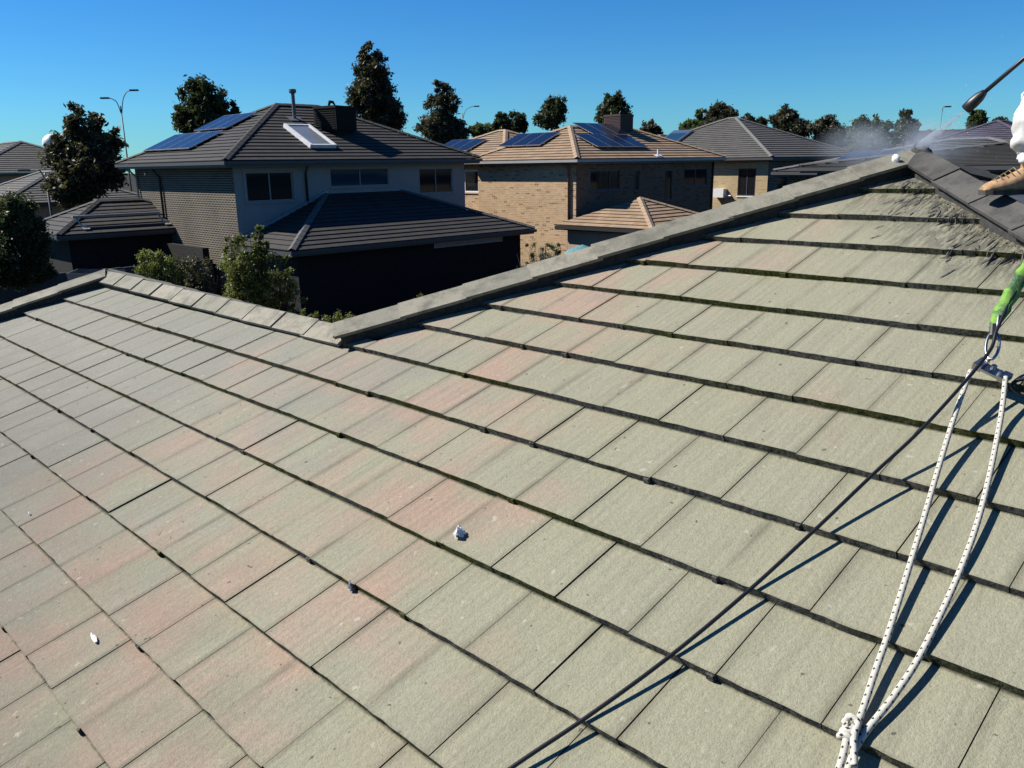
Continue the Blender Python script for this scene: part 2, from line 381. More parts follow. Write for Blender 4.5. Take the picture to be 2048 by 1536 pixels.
def cap_run(b, p, q, t1, n1, t2, n2, L=.42, hw=.122, rise=.100, edge=.064, th=.020, jitter=.0025, mb=None, seed=0):
    """overlapping angular caps from the low end p to the high end q"""
    p = Vector(p); q = Vector(q); d = (q - p); D = d.length; d.normalize(); rr = random.Random(seed)
    nseg = max(1, round(D / L)); L = D / nseg
    up = (n1 + n2).normalized()
    for i in range(nseg):
        ends = []
        cv = rr.random(); jl = rr.uniform(-jitter, jitter); js = rr.uniform(-jitter, jitter) * 1.6
        for e, lift in ((-.03, .010), (L, .001)):
            c0 = p + d * (i * L + e) + (t1 - t2) * js * .5
            ends.append([c0 + t1 * hw + n1 * (edge + lift + jl), c0 + up * (rise + lift + jl), c0 + t2 * hw + n2 * (edge + lift + jl),
                         c0 + t2 * (hw - .004) + n2 * (edge + lift + jl - th), c0 + up * (rise + lift + jl - th), c0 + t1 * (hw - .004) + n1 * (edge + lift + jl - th)])
        A, B = ends; col = (cv, rr.random(), 0)
        for j in range(6):
            j2 = (j + 1) % 6; b.face([A[j], A[j2], B[j2], B[j]], col=col)
        b.face([A[0], A[5], A[4], A[1]], col=col); b.face([A[1], A[4], A[3], A[2]], col=col)
        b.face([B[1], B[4], B[5], B[0]], col=col); b.face([B[2], B[3], B[4], B[1]], col=col)
    if mb is not None:
        m_ = int(D / .06) + 1
        for t_, n_ in ((t1, n1), (t2, n2)):
            pr = None
            for i in range(m_ + 1):
                x = min(D, i * D / m_); j = rr.uniform(-.008, .008)
                cur = (p + d * x + t_ * (hw - .030 + j) - n_ * .03, p + d * x + t_ * (hw - .032 + j * .5) + n_ * (edge - .014), p + d * x + up * .05)
                if pr: mb.face([pr[0], cur[0], cur[1], pr[1]]); mb.face([pr[1], cur[1], cur[2], pr[2]])
                pr = cur
def hip_roof(parent, x0, x1, y0, y1, ze, k, mat, capmat, edgemat, fascia, gutter=None):
    """hipped tiled roof as parts tiled_roof, ridge_capping, fascia"""
    W_, D_ = x1 - x0, y1 - y0; h = min(W_, D_) / 2; zr = ze + k * h
    if W_ >= D_: r0, r1 = Vector((x0 + h, y0 + h, zr)), Vector((x1 - h, y0 + h, zr))
    else: r0, r1 = Vector((x0 + h, y0 + h, zr)), Vector((x0 + h, y1 - h, zr))
    A, B, C_, D2 = [Vector(q) for q in ((x0, y0, ze), (x1, y0, ze), (x1, y1, ze), (x0, y1, ze))]
    b = MB()
    if W_ >= D_: F = [[A, B, r1, r0], [C_, D2, r0, r1], [D2, A, r0], [B, C_, r1]]; hips = [(A, r0), (D2, r0), (B, r1), (C_, r1)]
    else: F = [[D2, A, r0, r1], [B, C_, r1, r0], [A, B, r0], [C_, D2, r1]]; hips = [(A, r0), (B, r0), (D2, r1), (C_, r1)]
    for f in F:
        g_ = [f[0]]
        for q in f[1:]:
            if (q - g_[-1]).length > 1e-4: g_.append(q)
        slope_faces(b, g_)
    roof = b.build('tiled_roof', [mat, edgemat], parent)
    s_ = 1 / math.sqrt(1 + k * k)
    def nrm(dx, dy): return Vector((-dx * k, -dy * k, 1)).normalized()   # uphill direction dx,dy
    nn = {'W': nrm(1, 0), 'E': nrm(-1, 0), 'S': nrm(0, 1), 'N': nrm(0, -1)}
    def lat(d, n_, ref):
        t_ = d.cross(n_).normalized(); return t_ if t_.dot(ref) > 0 else -t_
    ks = [('W', 'S'), ('W', 'N'), ('E', 'S'), ('E', 'N')] if W_ >= D_ else [('W', 'S'), ('E', 'S'), ('W', 'N'), ('E', 'N')]
    dirs = {'W': Vector((-1, 0, 0)), 'E': Vector((1, 0, 0)), 'S': Vector((0, -1, 0)), 'N': Vector((0, 1, 0))}
    for i, ((lo, hi), (f1, f2)) in enumerate(zip(hips, ks)):
        d = (hi - lo).normalized(); cb = MB()
        cap_run(cb, lo + d * .05, hi, lat(d, nn[f1], dirs[f1]), nn[f1], lat(d, nn[f2], dirs[f2]), nn[f2], seed=i); cb.build('hip_capping', capmat, parent)
    if (r1 - r0).length > .3:
        f1, f2 = ('S', 'N') if W_ >= D_ else ('W', 'E'); d = (r1 - r0).normalized(); cb = MB()
        cap_run(cb, r0, r1, lat(d, nn[f1], dirs[f1]), nn[f1], lat(d, nn[f2], dirs[f2]), nn[f2], seed=9); cb.build('ridge_capping', capmat, parent)
    f = MB(); g_ = .03
    f.box(x0 + g_, x1 - g_, y0 + g_, y1 - g_, ze - .20, ze - .03)
    f.build('fascia', fascia, parent)
    gm_ = MB(); o_ = .06
    for (a0, a1, c0, c1) in ((x0 - o_, x0 + g_ - .003, y0 - o_, y1 + o_), (x1 - g_ + .003, x1 + o_, y0 - o_, y1 + o_),
                             (x0 + g_, x1 - g_, y0 - o_, y0 + g_ - .003), (x0 + g_, x1 - g_, y1 - g_ + .003, y1 + o_)):
        gm_ = MB(); gm_.box(a0, a1, c0, c1, ze - .13, ze - .015); gm_.build('gutter', gutter or fascia, parent)
    return zr
def wall(parent, mat, axis, at_, a0, a1, z0, z1, outward, openings=(), depth=.10, name='wall'):
    """wall face on the plane axis=at_, with real recessed openings"""
    b = MB(); xs = sorted({a0, a1, *[o[0] for o in openings], *[o[1] for o in openings]}); zs = sorted({z0, z1, *[o[2] for o in openings], *[o[3] for o in openings]})
    def P(a, z, d=0.): return (at_ - outward * d, a, z) if axis == 'x' else (a, at_ - outward * d, z)
    def F(q): 
        b.face(q)
    for i in range(len(xs) - 1):
        for j in range(len(zs) - 1):
            ca, cz = (xs[i] + xs[i + 1]) / 2, (zs[j] + zs[j + 1]) / 2
            if any(o[0] < ca < o[1] and o[2] < cz < o[3] for o in openings): continue
            F([P(xs[i], zs[j]), P(xs[i + 1], zs[j]), P(xs[i + 1], zs[j + 1]), P(xs[i], zs[j + 1])])
    for o in openings:
        p = [(o[0], o[2]), (o[1], o[2]), (o[1], o[3]), (o[0], o[3])]
        for i in range(4):
            q, r = p[i], p[(i + 1) % 4]; F([P(*q), P(*r), P(*r, depth), P(*q, depth)])
    return b.build(name, mat, parent)
def window(parent, axis, at_, o, outward, fmat, gmat, mull=1, sill=None, depth=.07, fw=.05, proud=0.):
    f = MB()
    def bx(a0, a1, z0, z1, d0, d1):
        lo, hi = sorted((at_ - outward * d0, at_ - outward * d1))
        (f.box(lo, hi, a0, a1, z0, z1) if axis == 'x' else f.box(a0, a1, lo, hi, z0, z1))
    a0, a1, z0, z1 = o; d0, d1 = depth - .045 - proud, depth
    bx(a0, a1, z1 - fw, z1, d0, d1); bx(a0, a1, z0, z0 + fw, d0, d1)
    bx(a0, a0 + fw, z0 + fw, z1 - fw, d0, d1); bx(a1 - fw, a1, z0 + fw, z1 - fw, d0, d1)
    for i in range(1, mull + 1):
        c_ = a0 + (a1 - a0) * i / (mull + 1); bx(c_ - fw * .45, c_ + fw * .45, z0 + fw, z1 - fw, d0 + .004, d1)
    wn_ = f.build('window', fmat, parent)
    f = MB(); bx(a0 + fw, a1 - fw, z0 + fw, z1 - fw, d1 - .012, d1 + .02)
    p_ = f.build('pane', gmat); part(p_, wn_) if False else None
    p_.parent = wn_; off = parent.matrix_world.translation; p_.location = -off
    if sill:
        f = MB(); bx(a0 - .05, a1 + .05, z0 - .07, z0 - .003, -.05, .09); s_ = f.build('sill', sill); s_.parent = wn_; s_.location = -off
    return wn_
def panel(parent, o, a, up, n, a0, b0, w_, h_, tilt=0., name='solar_panel'):
    """solar panel on a roof plane: frame mesh with glass child"""
    c0 = o + a * (a0 + w_ / 2) + up * (b0 + h_ / 2) + n * .13
    f = MB(); f.obox(c0, a * (w_ / 2 - .008), up * (h_ / 2 - .008), n * .02)
    fr = f.build(name, M['alu'], parent)
    f = MB(); q = [c0 + a * (sx * (w_ / 2 - .035)) + up * (sy * (h_ / 2 - .035)) + n * .0235 for sx, sy in ((-1, -1), (1, -1), (1, 1), (-1, 1))]
    f.face(q, uv=[(0, 0), (w_ - .07, 0), (w_ - .07, h_ - .07), (0, h_ - .07)])
    g_ = f.build('cell_glass', M['pvpanel']); g_.parent = fr; g_.location = -parent.matrix_world.translation
    for sy in (-.3, .3):
        f = MB(); f.obox(c0 + up * (h_ * sy) - n * .055, a * (w_ / 2), up * .02, n * .034)
        r_ = f.build('mounting_rail', M['alu']); r_.parent = fr; r_.location = -parent.matrix_world.translation
    return fr

# ================================================================== the near roof
TH = 0.3419656; ct, st_ = math.cos(TH), math.sin(TH)
RN = Vector((-st_, 0, ct)); RU = Vector((0, 1, 0)); RV = Vector((ct, 0, st_)); RP = CAM - RN * 1.9
def W(u, v, h=0.): return RP + RU * u + RV * v + RN * h
VL = {-7: -.0082, -6: .2897, -5: .601, -4: .9258, -3: 1.2415, -2: 1.5703, -1: 1.9021, 0: 2.2373, 1: 2.5799, 2: 2.9133, 3: 3.2687, 4: 3.645, 5: 4.028, 6: 4.4107, 7: 4.8143, 8: 5.215, 9: 5.6}
for k in range(-8, -15, -1): VL[k] = VL[k + 1] - .30
VE = VL[-14]                                          # eave
def uL(v): return 4.363 - .782 * (v - 2.237)          # left hip of the high part
def uR(v): return 1.634 + .91 * (v - 4.8)             # right hip
VR = 2.345                                            # ridge of the low wing
def uE(v): return 8.47 - .50 * (v - 2.22)             # end hip of the wing
VA = (4.363 + 1.749 + 4.368 - 1.634) / 1.692; UA = uR(VA)
APEX = W(UA, VA)
def hcourse(v):
    ks = [k for k in VL if VL[k] <= v + 1e-6]; k = max(ks) if ks else -14
    if k + 1 not in VL: return 0.
    return -.030 * (v - VL[k]) / (VL[k + 1] - VL[k])
near = empty('tiled_roof_house', (4, 2, 0), 'low house in the foreground under a large grey green weathered concrete tile roof with hips', 'house')
tb = MB(); TW = .304; rr = random.Random(3)
for k in range(-14, 9):
    v0, v1 = VL[k], VL[k + 1]; u0 = (1.358 - .1005 * (5 - k)) * 1.9
    j0 = int(math.floor((-6 - u0) / TW)); j1 = int(math.ceil((12 - u0) / TW))
    for j in range(j0, j1):
        ga = rr.choice((.0008, .0012, .0018, .0026)); gb = rr.choice((.0008, .0012, .0018))
        a, c_ = u0 + j * TW + ga, u0 + (j + 1) * TW - gb
        dv = rr.uniform(-.004, .004); near_ = (-2 < a < 9 and k > -11)
        vv1 = v1 if k != 0 else v1
        poly = [(a, v0 + dv), (c_, v0 + dv), (c_, vv1 + .012), (a, vv1 + .012)]
        poly = clip(poly, 1, -.91, -(1.634 - .91 * 4.8))                     # right of the right hip
        if k <= 0:
            poly = clip(poly, -1, -.50, 8.47 + .50 * 2.22) if poly else poly  # end hip
            if k == 0 and poly:
                p1 = clip(poly, 0, -1, VR); p2 = clip(poly, -1, -.782, 4.363 + .782 * 2.237)
                poly = p1 if a > uL(2.35) + .3 else p2 if c_ < uL(VR) - .05 else p1
        else: poly = clip(poly, -1, -.782, 4.363 + .782 * 2.237) if poly else poly
        if len(poly) < 3: continue
        col = (rr.random(), rr.random(), rr.random()); tj = [rr.uniform(-.0022, .0022) for _ in range(3)]
        hw_ = (c_ + a) / 2
        def ht(u, v): return -.030 * (v - v0) / (v1 - v0) + tj[0] + tj[1] * (u - hw_) / .15 + .0003
        # refine the low edge so that it is worn and uneven
        out = []; fr = []
        for i in range(len(poly)):
            p, q = poly[i], poly[(i + 1) % len(poly)]; out.append((p, False))
            if near_ and abs(p[1] - (v0 + dv)) < 1e-5 and abs(q[1] - (v0 + dv)) < 1e-5 and abs(q[0] - p[0]) > .05:
                ns = 7
                for s_ in range(1, ns):
                    t_ = s_ / ns; out.append(((p[0] + (q[0] - p[0]) * t_, p[1] + rr.uniform(-.0022, .0022)), True))
        P3 = [W(p[0], p[1], ht(*p) + (rr.uniform(-.0012, .0012) if e else 0)) for p, e in out]
        tb.face(P3, uv=[((p[0] - u0) / TW, k + 20.001 + .998 * max(0, min(1, (p[1] - v0) / (v1 - v0)))) for p, e in out], mi=0, col=col)
        for i in range(len(out)):
            (p, e), (q, e2) = out[i], out[(i + 1) % len(out)]
            if p[1] > vv1 and q[1] > vv1: continue
            front = p[1] < v0 + .02 and q[1] < v0 + .02
            P_, Q_ = P3[i], P3[(i + 1) % len(out)]
            tb.face([P_, W(p[0], p[1] + .004, -.042), W(q[0], q[1] + .004, -.042), Q_], mi=1 if front else 2, col=col)
        # interlocking lug that shows under the low corner of the next tile
        if near_ and rr.random() < .22 and k > -13 and poly[0][0] == a:
            w_ = rr.uniform(.012, .035); q0 = W(a + .004 + w_ / 2, v0 + dv - .0005, -.017)
            tb.obox(q0, RU * (w_ / 2), RV * .007, RN * .011, mi=1)
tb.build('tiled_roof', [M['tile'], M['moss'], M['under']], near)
b = MB()
b.face([W(uR(VE), VE, -.045), W(uE(VE), VE, -.045), W(8.47, 2.22, -.045), W(uL(2.3), 2.3, -.045), W(UA, VA, -.045)])
b.build('roof_underlay', M['under'], near)
# the other slopes
zE = W(0, VE).z; slope = math.tan(TH)
A = APEX; sx = A.x - W(0, VE).x
SW = W(uR(VE), VE); NW = W(uL(VE), VE); SE_ = Vector((2 * A.x - SW.x, SW.y, zE)); NE_ = Vector((2 * A.x - NW.x, NW.y, zE))
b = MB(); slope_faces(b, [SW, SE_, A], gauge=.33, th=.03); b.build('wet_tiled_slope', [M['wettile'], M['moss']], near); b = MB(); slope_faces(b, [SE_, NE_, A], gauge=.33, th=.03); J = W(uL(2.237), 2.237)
JP = Vector((2 * A.x - J.x, J.y, J.z)); nVN = Vector((W(8.41, VR).x * 2 - W(uE(VE), VE).x, NW.y, zE))
slope_faces(b, [JP, J, A], gauge=.33, th=.03); slope_faces(b, [NE_, nVN, J, JP], gauge=.33, th=.03)
K0 = W(8.41, VR); J0 = W(3.4, VR); WL = W(uE(VE), VE); run = K0.x - WL.x
WL2 = Vector((K0.x + run, WL.y, zE)); J2 = Vector((K0.x + run, J0.y, zE))
slope_faces(b, [WL2, J2, J0, K0][::1], gauge=.33, th=.03); slope_faces(b, [WL, WL2, K0][::-1][1:] + [K0] if False else [WL2, WL, K0], gauge=.33, th=.03)
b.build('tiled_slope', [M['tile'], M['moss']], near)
# ridge and hip capping
def capdir(d, n_, ref):
    t_ = d.cross(n_).normalized(); return t_ if t_.dot(ref) > 0 else -t_
def nrm3(a, b_, c_):
    n_ = (b_ - a).cross(c_ - a).normalized(); return n_ if n_.z > 0 else -n_
nS = nrm3(A, SW, SE_); nN = nrm3(A, NW, NE_); nE = nrm3(A, SE_, NE_); nWE = nrm3(K0, J0, WL2); nWN = nrm3(K0, WL, WL2)
def hipcap(name, p, q, n1, r1, n2, r2, mat, seed, **kw):
    cb, mb_ = MB(), MB(); d = (q - p).normalized()
    cap_run(cb, p, q, capdir(d, n1, r1), n1, capdir(d, n2, r2), n2, mb=mb_, seed=seed, **kw)
    o = cb.build(name, mat, near); mo = mb_.build('mortar_bed', M['mortar']); mo.parent = o; mo.location = -near.matrix_world.translation
    return o
X_, Y_ = Vector((1, 0, 0)), Vector((0, 1, 0))
hipcap('hip_capping', J + (A - J).normalized() * .06, A, RN, -Y_ - X_, nN, Y_ + X_, M['cap'], 1)
tag(hipcap('hip_capping', W(uR(1.0), 1.0), A + (W(uR(4), 4) - A).normalized() * .05, RN, Y_ - X_, nS, X_ - Y_, M['wetcap'], 2), label='wet dark hip capping under the boot')
hipcap('hip_capping', SE_, A, nS, -X_, nE, X_, M['wetcap'], 3, rise=.05, edge=.03); hipcap('hip_capping', NE_, A, nN, -X_, nE, X_, M['cap'], 4)
hipcap('ridge_capping', J + X_ * .1 - Y_ * .05 + RV * .0, K0, RN, -X_, nWE, X_, M['cap'], 5, rise=.070, edge=.030)
hipcap('hip_capping', WL, K0, RN, -X_, nWN, X_ + Y_, M['cap'], 6)
hipcap('hip_capping', WL2, K0, nWE, X_, nWN, -X_, M['cap'], 7)
# apex mortar lump
b = MB(); bm = bmesh.new(); bmesh.ops.create_icosphere(bm, subdivisions=3, radius=.075)
for v in bm.verts: v.co = Vector((v.co.x * 1.1, v.co.y * 1.1, v.co.z * .75)) * (1 + .18 * math.sin(v.co.x * 40 + v.co.y * 31) * math.cos(v.co.z * 37))
for f in bm.faces: b.face([A + Vector((0, 0, .045)) + v.co for v in f.verts], sm=True)
bm.free(); b.build('apex_mortar', M['mortar'], near, weld=True)
# gutters, fascia and walls of the near house
b = MB()
for p, q in ((SW, WL), (SW, SE_), (SE_, J2 if J2.x > SE_.x else NE_), (WL, WL2)):
    d = (q - p); n_ = Vector((d.y, -d.x, 0)).normalized()
    b.obox((p + q) / 2 + Vector((0, 0, -.09)), d / 2, n_ * .05, Vector((0, 0, .07)))
b.build('gutter', M['fascia'], near)
b = MB(); zt = zE - .02
def wbox(x0, x1, y0, y1): b.box(x0, x1, y0, y1, 0, zt - .05)
wbox(SW.x + .5, SE_.x - .5, SW.y + .5, NW.y - .1); wbox(WL.x + .5, WL2.x - .5, NW.y - .1 + .003, WL.y - .5)
b.build('wall', M['bricktan'], near)
b = MB(); b.box(SW.x + .02, SE_.x - .02, SW.y + .02, NW.y, zt - .05, zt - .01); b.box(WL.x + .02, WL2.x - .02, NW.y + .003, WL.y - .02, zt - .05, zt - .01)
b.build('soffit', M['soffit'], near)
# grime washed out of the right hip: run-off splashes and crumbs on the tiles
b = MB(); rr = random.Random(11)
for i in range(110):
    v = rr.uniform(3.8, 5.0); edge = uR(v) + .15; u = edge + abs(rr.gauss(0, .13)) * rr.choice((.4, 1, 1, 1.8)); L_ = rr.uniform(.03, .16) * (1.4 if rr.random() < .15 else 1); w_ = rr.uniform(.0025, .007)
    if u > uL(v) - .2: continue
    pts = []; n_ = 7; lean = rr.uniform(-.02, .05)
    for s_ in range(n_): t_ = s_ / (n_ - 1); pts.append((u + w_ * math.sin(math.pi * t_) * rr.uniform(.5, 1.3) + lean * t_, v - L_ * t_))
    for s_ in range(n_ - 2, 0, -1): t_ = s_ / (n_ - 1); pts.append((u - w_ * math.sin(math.pi * t_) * rr.uniform(.5, 1.3) + lean * t_, v - L_ * t_))
    b.face([W(p[0], p[1], hcourse(p[1]) + .0035 + .002 * (j % 2)) for j, p in enumerate(pts)])
for i in range(420):
    v = rr.uniform(3.6, 5.1); u = uR(v) + .13 + abs(rr.gauss(0, .05)) + (rr.random() < .25) * rr.uniform(0, .5); r_ = rr.uniform(.002, .009)
    c0 = W(u, v, hcourse(v) + r_ * .4); d = [Vector((rr.uniform(-1, 1), rr.uniform(-1, 1), rr.uniform(-1, 1))).normalized() * r_ * rr.uniform(.6, 1.3) for _ in range(4)]
    for q in ((0, 1, 2), (0, 2, 3), (0, 3, 1), (1, 3, 2)): b.face([c0 + d[x] for x in q])
tag(b.build('washed_out_grime', M['wetmud']), 'dark wet grime and mortar crumbs splashed over the tiles beside the right hip', 'grime', kind='stuff')
# small litter on the tiles
def leafy(name, u, v, L_, w_, ang, mat, label, cat, crumple=.01, seed=0, nn_=6, group=None):
    b = MB(); r2 = random.Random(seed); c0 = W(u, v, hcourse(v) + .006); a = (RU * math.cos(ang) + RV * math.sin(ang)); p_ = (RV * math.cos(ang) - RU * math.sin(ang))
    G = [[c0 + a * (L_ * (i / nn_ - .5)) + p_ * (w_ * (j / 4 - .5) * (1 - .6 * abs(2 * i / nn_ - 1) ** 2)) + RN * (r2.uniform(0, crumple) + crumple * .8 * (1 - abs(j / 2 - 1))) for j in range(5)] for i in range(nn_ + 1)]
    for i in range(nn_):
        for j in range(4): b.face([G[i][j], G[i + 1][j], G[i + 1][j + 1], G[i][j + 1]])
    o = b.build(name, mat); o.modifiers.new('thick', 'SOLIDIFY').thickness = .0012
    return tag(o, label, cat, group)
leafy('crumpled_paper', 2.204, 1.312, .050, .045, .9, M['white'], 'crumpled white and grey scrap lying in the middle of the tile roof', 'litter', .022, 1, 7)
leafy('dry_leaf', 3.162, .201, .075, .016, .1, M['white'], 'pale curled dry leaf on the darkened lower left tiles', 'leaf', .006, 2)
leafy('dry_leaf', 4.502, .364, .020, .008, .3, M['white'], 'tiny pale fleck at the far left of the tile roof', 'leaf', .004, 3)
leafy('dry_leaf', 2.399, .918, .040, .025, .5, M['galv'], 'small grey crumb caught on the edge of a mossy tile course', 'leaf', .016, 4)

d_ = (A - J).normalized(); c0 = A - d_ * .20 + Vector((0, 0, .085)) - Y_ * .06 - X_ * .05
b = MB(); bm = bmesh.new(); bmesh.ops.create_icosphere(bm, subdivisions=2, radius=.02)
for f in bm.faces: b.face([c0 + Vector((v.co.x * .7, v.co.y * 1.2, v.co.z * 1.3)) * (1 + .3 * math.sin(v.co.x * 300 + v.co.z * 200)) for v in f.verts], sm=True)
bm.free(); tag(b.build('white_scrap', M['white'], weld=True), 'small white lump stuck on the hip capping just left of the roof peak', 'litter')
# ================================================================== ropes, hose and harness gear
def smooth(pts, n=12):
    P = [Vector(p) for p in pts]; P = [P[0] * 2 - P[1]] + P + [P[-1] * 2 - P[-2]]; out = []
    for i in range(1, len(P) - 2):
        for s_ in range(n):
            t_ = s_ / n; a, b_, c_, d = P[i - 1:i + 3]
            out.append(.5 * ((2 * b_) + (c_ - a) * t_ + (2 * a - 5 * b_ + 4 * c_ - d) * t_ ** 2 + (3 * b_ - a - 3 * c_ + d) * t_ ** 3))
    out.append(P[-2]); return out
def ropeobj(pts, r, mat, name, label, cat, group=None, n=14):
    b = MB(); b.tube(smooth(pts), r, n=n); return tag(b.build(name, mat, weld=True), label, cat, group)
KN = W(.675, 1.235, .022)
rp = MB()
r1 = [W(.60, .62, .014), W(.635, .95, .014), W(.655, 1.14, .018), KN + RN * .004, W(.673, 1.286, .014), W(.700, 1.45, .013), W(.726, 1.614, .014), W(.791, 1.974, .018), W(.845, 2.275, .035), W(.889, 2.549, .065), W(.919, 2.800, .105)]
r2 = [W(.56, .62, .014), W(.610, .95, .014), W(.628, 1.10, .016), W(.648, 1.222, .014), W(.632, 1.40, .012), W(.627, 1.578, .012), W(.648, 1.913, .011), W(.690, 2.225, .012), W(.767, 2.622, .026), W(.813, 2.830, .080)]
rp.tube(smooth(r1), .0088, n=14); rp.tube(smooth(r2), .0088, n=14)
# hitch where the two strands meet
kn = []
for i in range(40):
    a = i / 39 * 2 * math.pi * 2.2
    kn.append(KN + RU * (.014 * math.cos(a)) + RN * (.012 * math.sin(a) - .002) + RV * (-.020 + .036 * i / 39))
rp.tube(kn, .0086, n=12)
rp.tube(smooth([KN + RV * .02 + RU * .02, KN + RV * .034 + RU * .012 + RN * .016, KN + RV * .03 - RU * .01 + RN * .012, KN - RV * .01 - RU * .018 + RN * .01, W(.628, 1.16, .02)]), .0086, n=12)
tag(rp.build('safety_rope', M['rope'], weld=True), 'white rope with black flecks, doubled and knotted, running up the tiles on the right', 'rope')
hose = [W(1.50, .05, .012), W(1.44, .35, .012), W(1.344, .696, .013), W(1.272, .926, .010), W(1.19, 1.22, .012), W(1.121, 1.551, .016), W(1.058, 1.871, .037), W(1.004, 2.153, .061), W(.94, 2.447, .094), W(.889, 2.868, .136), W(.895, 3.0, .175), W(.885, 3.2, .25), W(.80, 3.5, .38), W(.60, 3.9, .55)]
HG = gp(2290, -88, 5.02) + (gp(2290, -88, 5.02) - gp(2185, 2, 4.95)).normalized() * .06 - Vector((0, 0, .12))
hose += [hose[-1].lerp(HG, .5) - Vector((0, 0, .10)) + EX * .12, HG]
ropeobj(hose, .0062, M['blackrubber'], 'pressure_hose', 'thin black hose running from the lower middle of the roof up to the right', 'hose')
# rope grab with its karabiner
g_ = empty('rope_grab', W(.87, 2.86, .09), 'steel rope grab and karabiner joining the white rope to the green lanyard', 'rope grab')
def loop(c, a, b_, la, lb, r, name, mat, par, n=28, gap=0):
    q = [c + a * (la * math.cos(i * 2 * math.pi / n)) + b_ * (lb * math.sin(i * 2 * math.pi / n)) for i in range(n + 1 - gap)]
    m_ = MB(); m_.tube(q, r, n=8); return m_.build(name, mat, par, weld=True)
b = MB(); c0 = W(.866, 2.850, .085); ax = (W(.80, 2.835, .07) - W(.935, 2.865, .105)).normalized(); ay = RV.cross(ax).normalized(); az = ax.cross(ay)
b.obox(c0, ax * .060, az * .024, ay * .005); b.obox(c0 - ax * .045 + az * .008, ax * .016, az * .03, ay * .012); b.obox(c0 + ax * .05, ax * .014, az * .026, ay * .011)
b.tube([c0 - ay * .02 + az * .01, c0 + ay * .02 + az * .01], .010, n=12); b.tube([c0 + ax * .03 - ay * .018, c0 + ax * .03 + ay * .018], .008, n=12)
b.build('grab_body', M['steel'], g_)
loop(W(.893, 2.945, .135), (W(.915, 3.05, .19) - W(.875, 2.85, .09)).normalized(), RU, .060, .022, .0055, 'karabiner', M['steel'], g_)
loop(W(.905, 3.04, .180), (W(.915, 3.05, .19) - W(.875, 2.85, .09)).normalized(), RN, .030, .014, .004, 'shackle', M['galv'], g_)
kk = empty('coiled_sling', W(.76, 2.88, .05), 'black webbing sling bunched up at the right edge below the rope grab', 'sling')
for i in range(5):
    a = i * .8; c0 = W(.745 - .02 * i, 2.86 + .02 * math.sin(a * 3), .035 + .012 * i)
    loop(c0, (RU * math.cos(a) + RV * math.sin(a)), (RV * math.cos(a) - RU * math.sin(a) + RN * .4).normalized(), .055 - .004 * i, .035, .007, 'webbing_loop', M['black'], kk)
# green hi-vis energy absorber pouch on the lanyard
b = MB()
lp = smooth([W(.917, 3.019, .165), W(.905, 3.12, .215), W(.885, 3.25, .28), W(.86, 3.38, .345), W(.82, 3.52, .42)], 5)
pr = None
for i, p in enumerate(lp):
    t_ = (lp[min(i + 1, len(lp) - 1)] - lp[max(i - 1, 0)]).normalized(); s_ = t_.cross(CAM - p).normalized(); n_ = s_.cross(t_)
    f_ = i / (len(lp) - 1); w_ = .027 + .004 * math.sin(i * 2.1) - (.012 if f_ < .08 else 0); tw = .35 * math.sin(i * .55)
    s2 = s_ * math.cos(tw) + n_ * math.sin(tw); n2 = n_ * math.cos(tw) - s_ * math.sin(tw)
    q = [p + s2 * w_ + n2 * .002, p + s2 * w_ * .5 + n2 * (.009 + .003 * math.sin(i * 1.7)), p - s2 * w_ * .4 + n2 * .008, p - s2 * w_ + n2 * .001, p - s2 * w_ * .5 - n2 * .007, p + s2 * w_ * .5 - n2 * .007]
    if pr:
        for j in range(6): b.face([pr[j], pr[(j + 1) % 6], q[(j + 1) % 6], q[j]], sm=True)
    else: b.face(q)
    pr = q
b.face(pr[::-1])
lan = tag(b.build('green_lanyard', M['hivis'], weld=True), 'bright green hi-vis safety lanyard at the right edge above the rope grab', 'lanyard')
b = MB(); b.tube(smooth([W(.905, 2.985, .150), W(.917, 3.03, .172)], 4), .013, n=10)
o_ = b.build('webbing_end', M['black']); o_.parent = lan
# ================================================================== the worker with the pressure lance
ER = Vector((EX.x, EX.y, 0)).normalized(); EF = Vector((FW.x, FW.y, 0)).normalized(); UP = Vector((0, 0, 1))
B0 = W(uR(4.44), 4.44, .122) + ER * .028
B1 = B0 + ER * .62 + EF * .10; B1.z = (A.z + (B1.y - A.y) * slope) * 1.0 + .045
if B1.z > B0.z: B1.z = B0.z - .1
person = empty('person', (B0.x + .2, B0.y - .2, B0.z - .05), 'worker in white trousers and tan boots standing on the right hip with a lance', 'person')
def skinned(name, pts, edges, rad, mat, parent, lvl=2, root=0, disp=None):
    me = bpy.data.meshes.new(name); off = parent.matrix_world.translation
    me.from_pydata([tuple(Vector(p) - off) for p in pts], edges, []); me.materials.append(mat)
    o = bpy.data.objects.new(name, me); C.objects.link(o); o.parent = parent
    sk = o.modifiers.new('skin', 'SKIN')
    for i, r_ in enumerate(rad):
        d = me.skin_vertices[0].data[i]; d.radius = (r_, r_) if not isinstance(r_, tuple) else r_; d.use_root = (i == root)
    sk.use_smooth_shade = True
    o.modifiers.new('sub', 'SUBSURF').levels = lvl; o.modifiers[-1].render_levels = lvl
    if disp:
        tx = bpy.data.textures.new(name + '_folds', 'CLOUDS'); tx.noise_scale = disp[1]; tx.noise_depth = 3
        dm = o.modifiers.new('folds', 'DISPLACE'); dm.texture = tx; dm.strength = disp[0]; dm.mid_level = .5; dm.texture_coords = 'LOCAL'
    return o
def bp(e, f, u, base=B0): return base + ER * e + EF * f + UP * u
ank0, ank1 = bp(.085, 0, .095), bp(.07, 0, .095, B1)
knee0 = bp(.115, .0, .50); pel = (B0 + B1) / 2 + ER * .09 + UP * .93; knee1 = (pel + ank1) / 2 + ER * -.03 + UP * .0
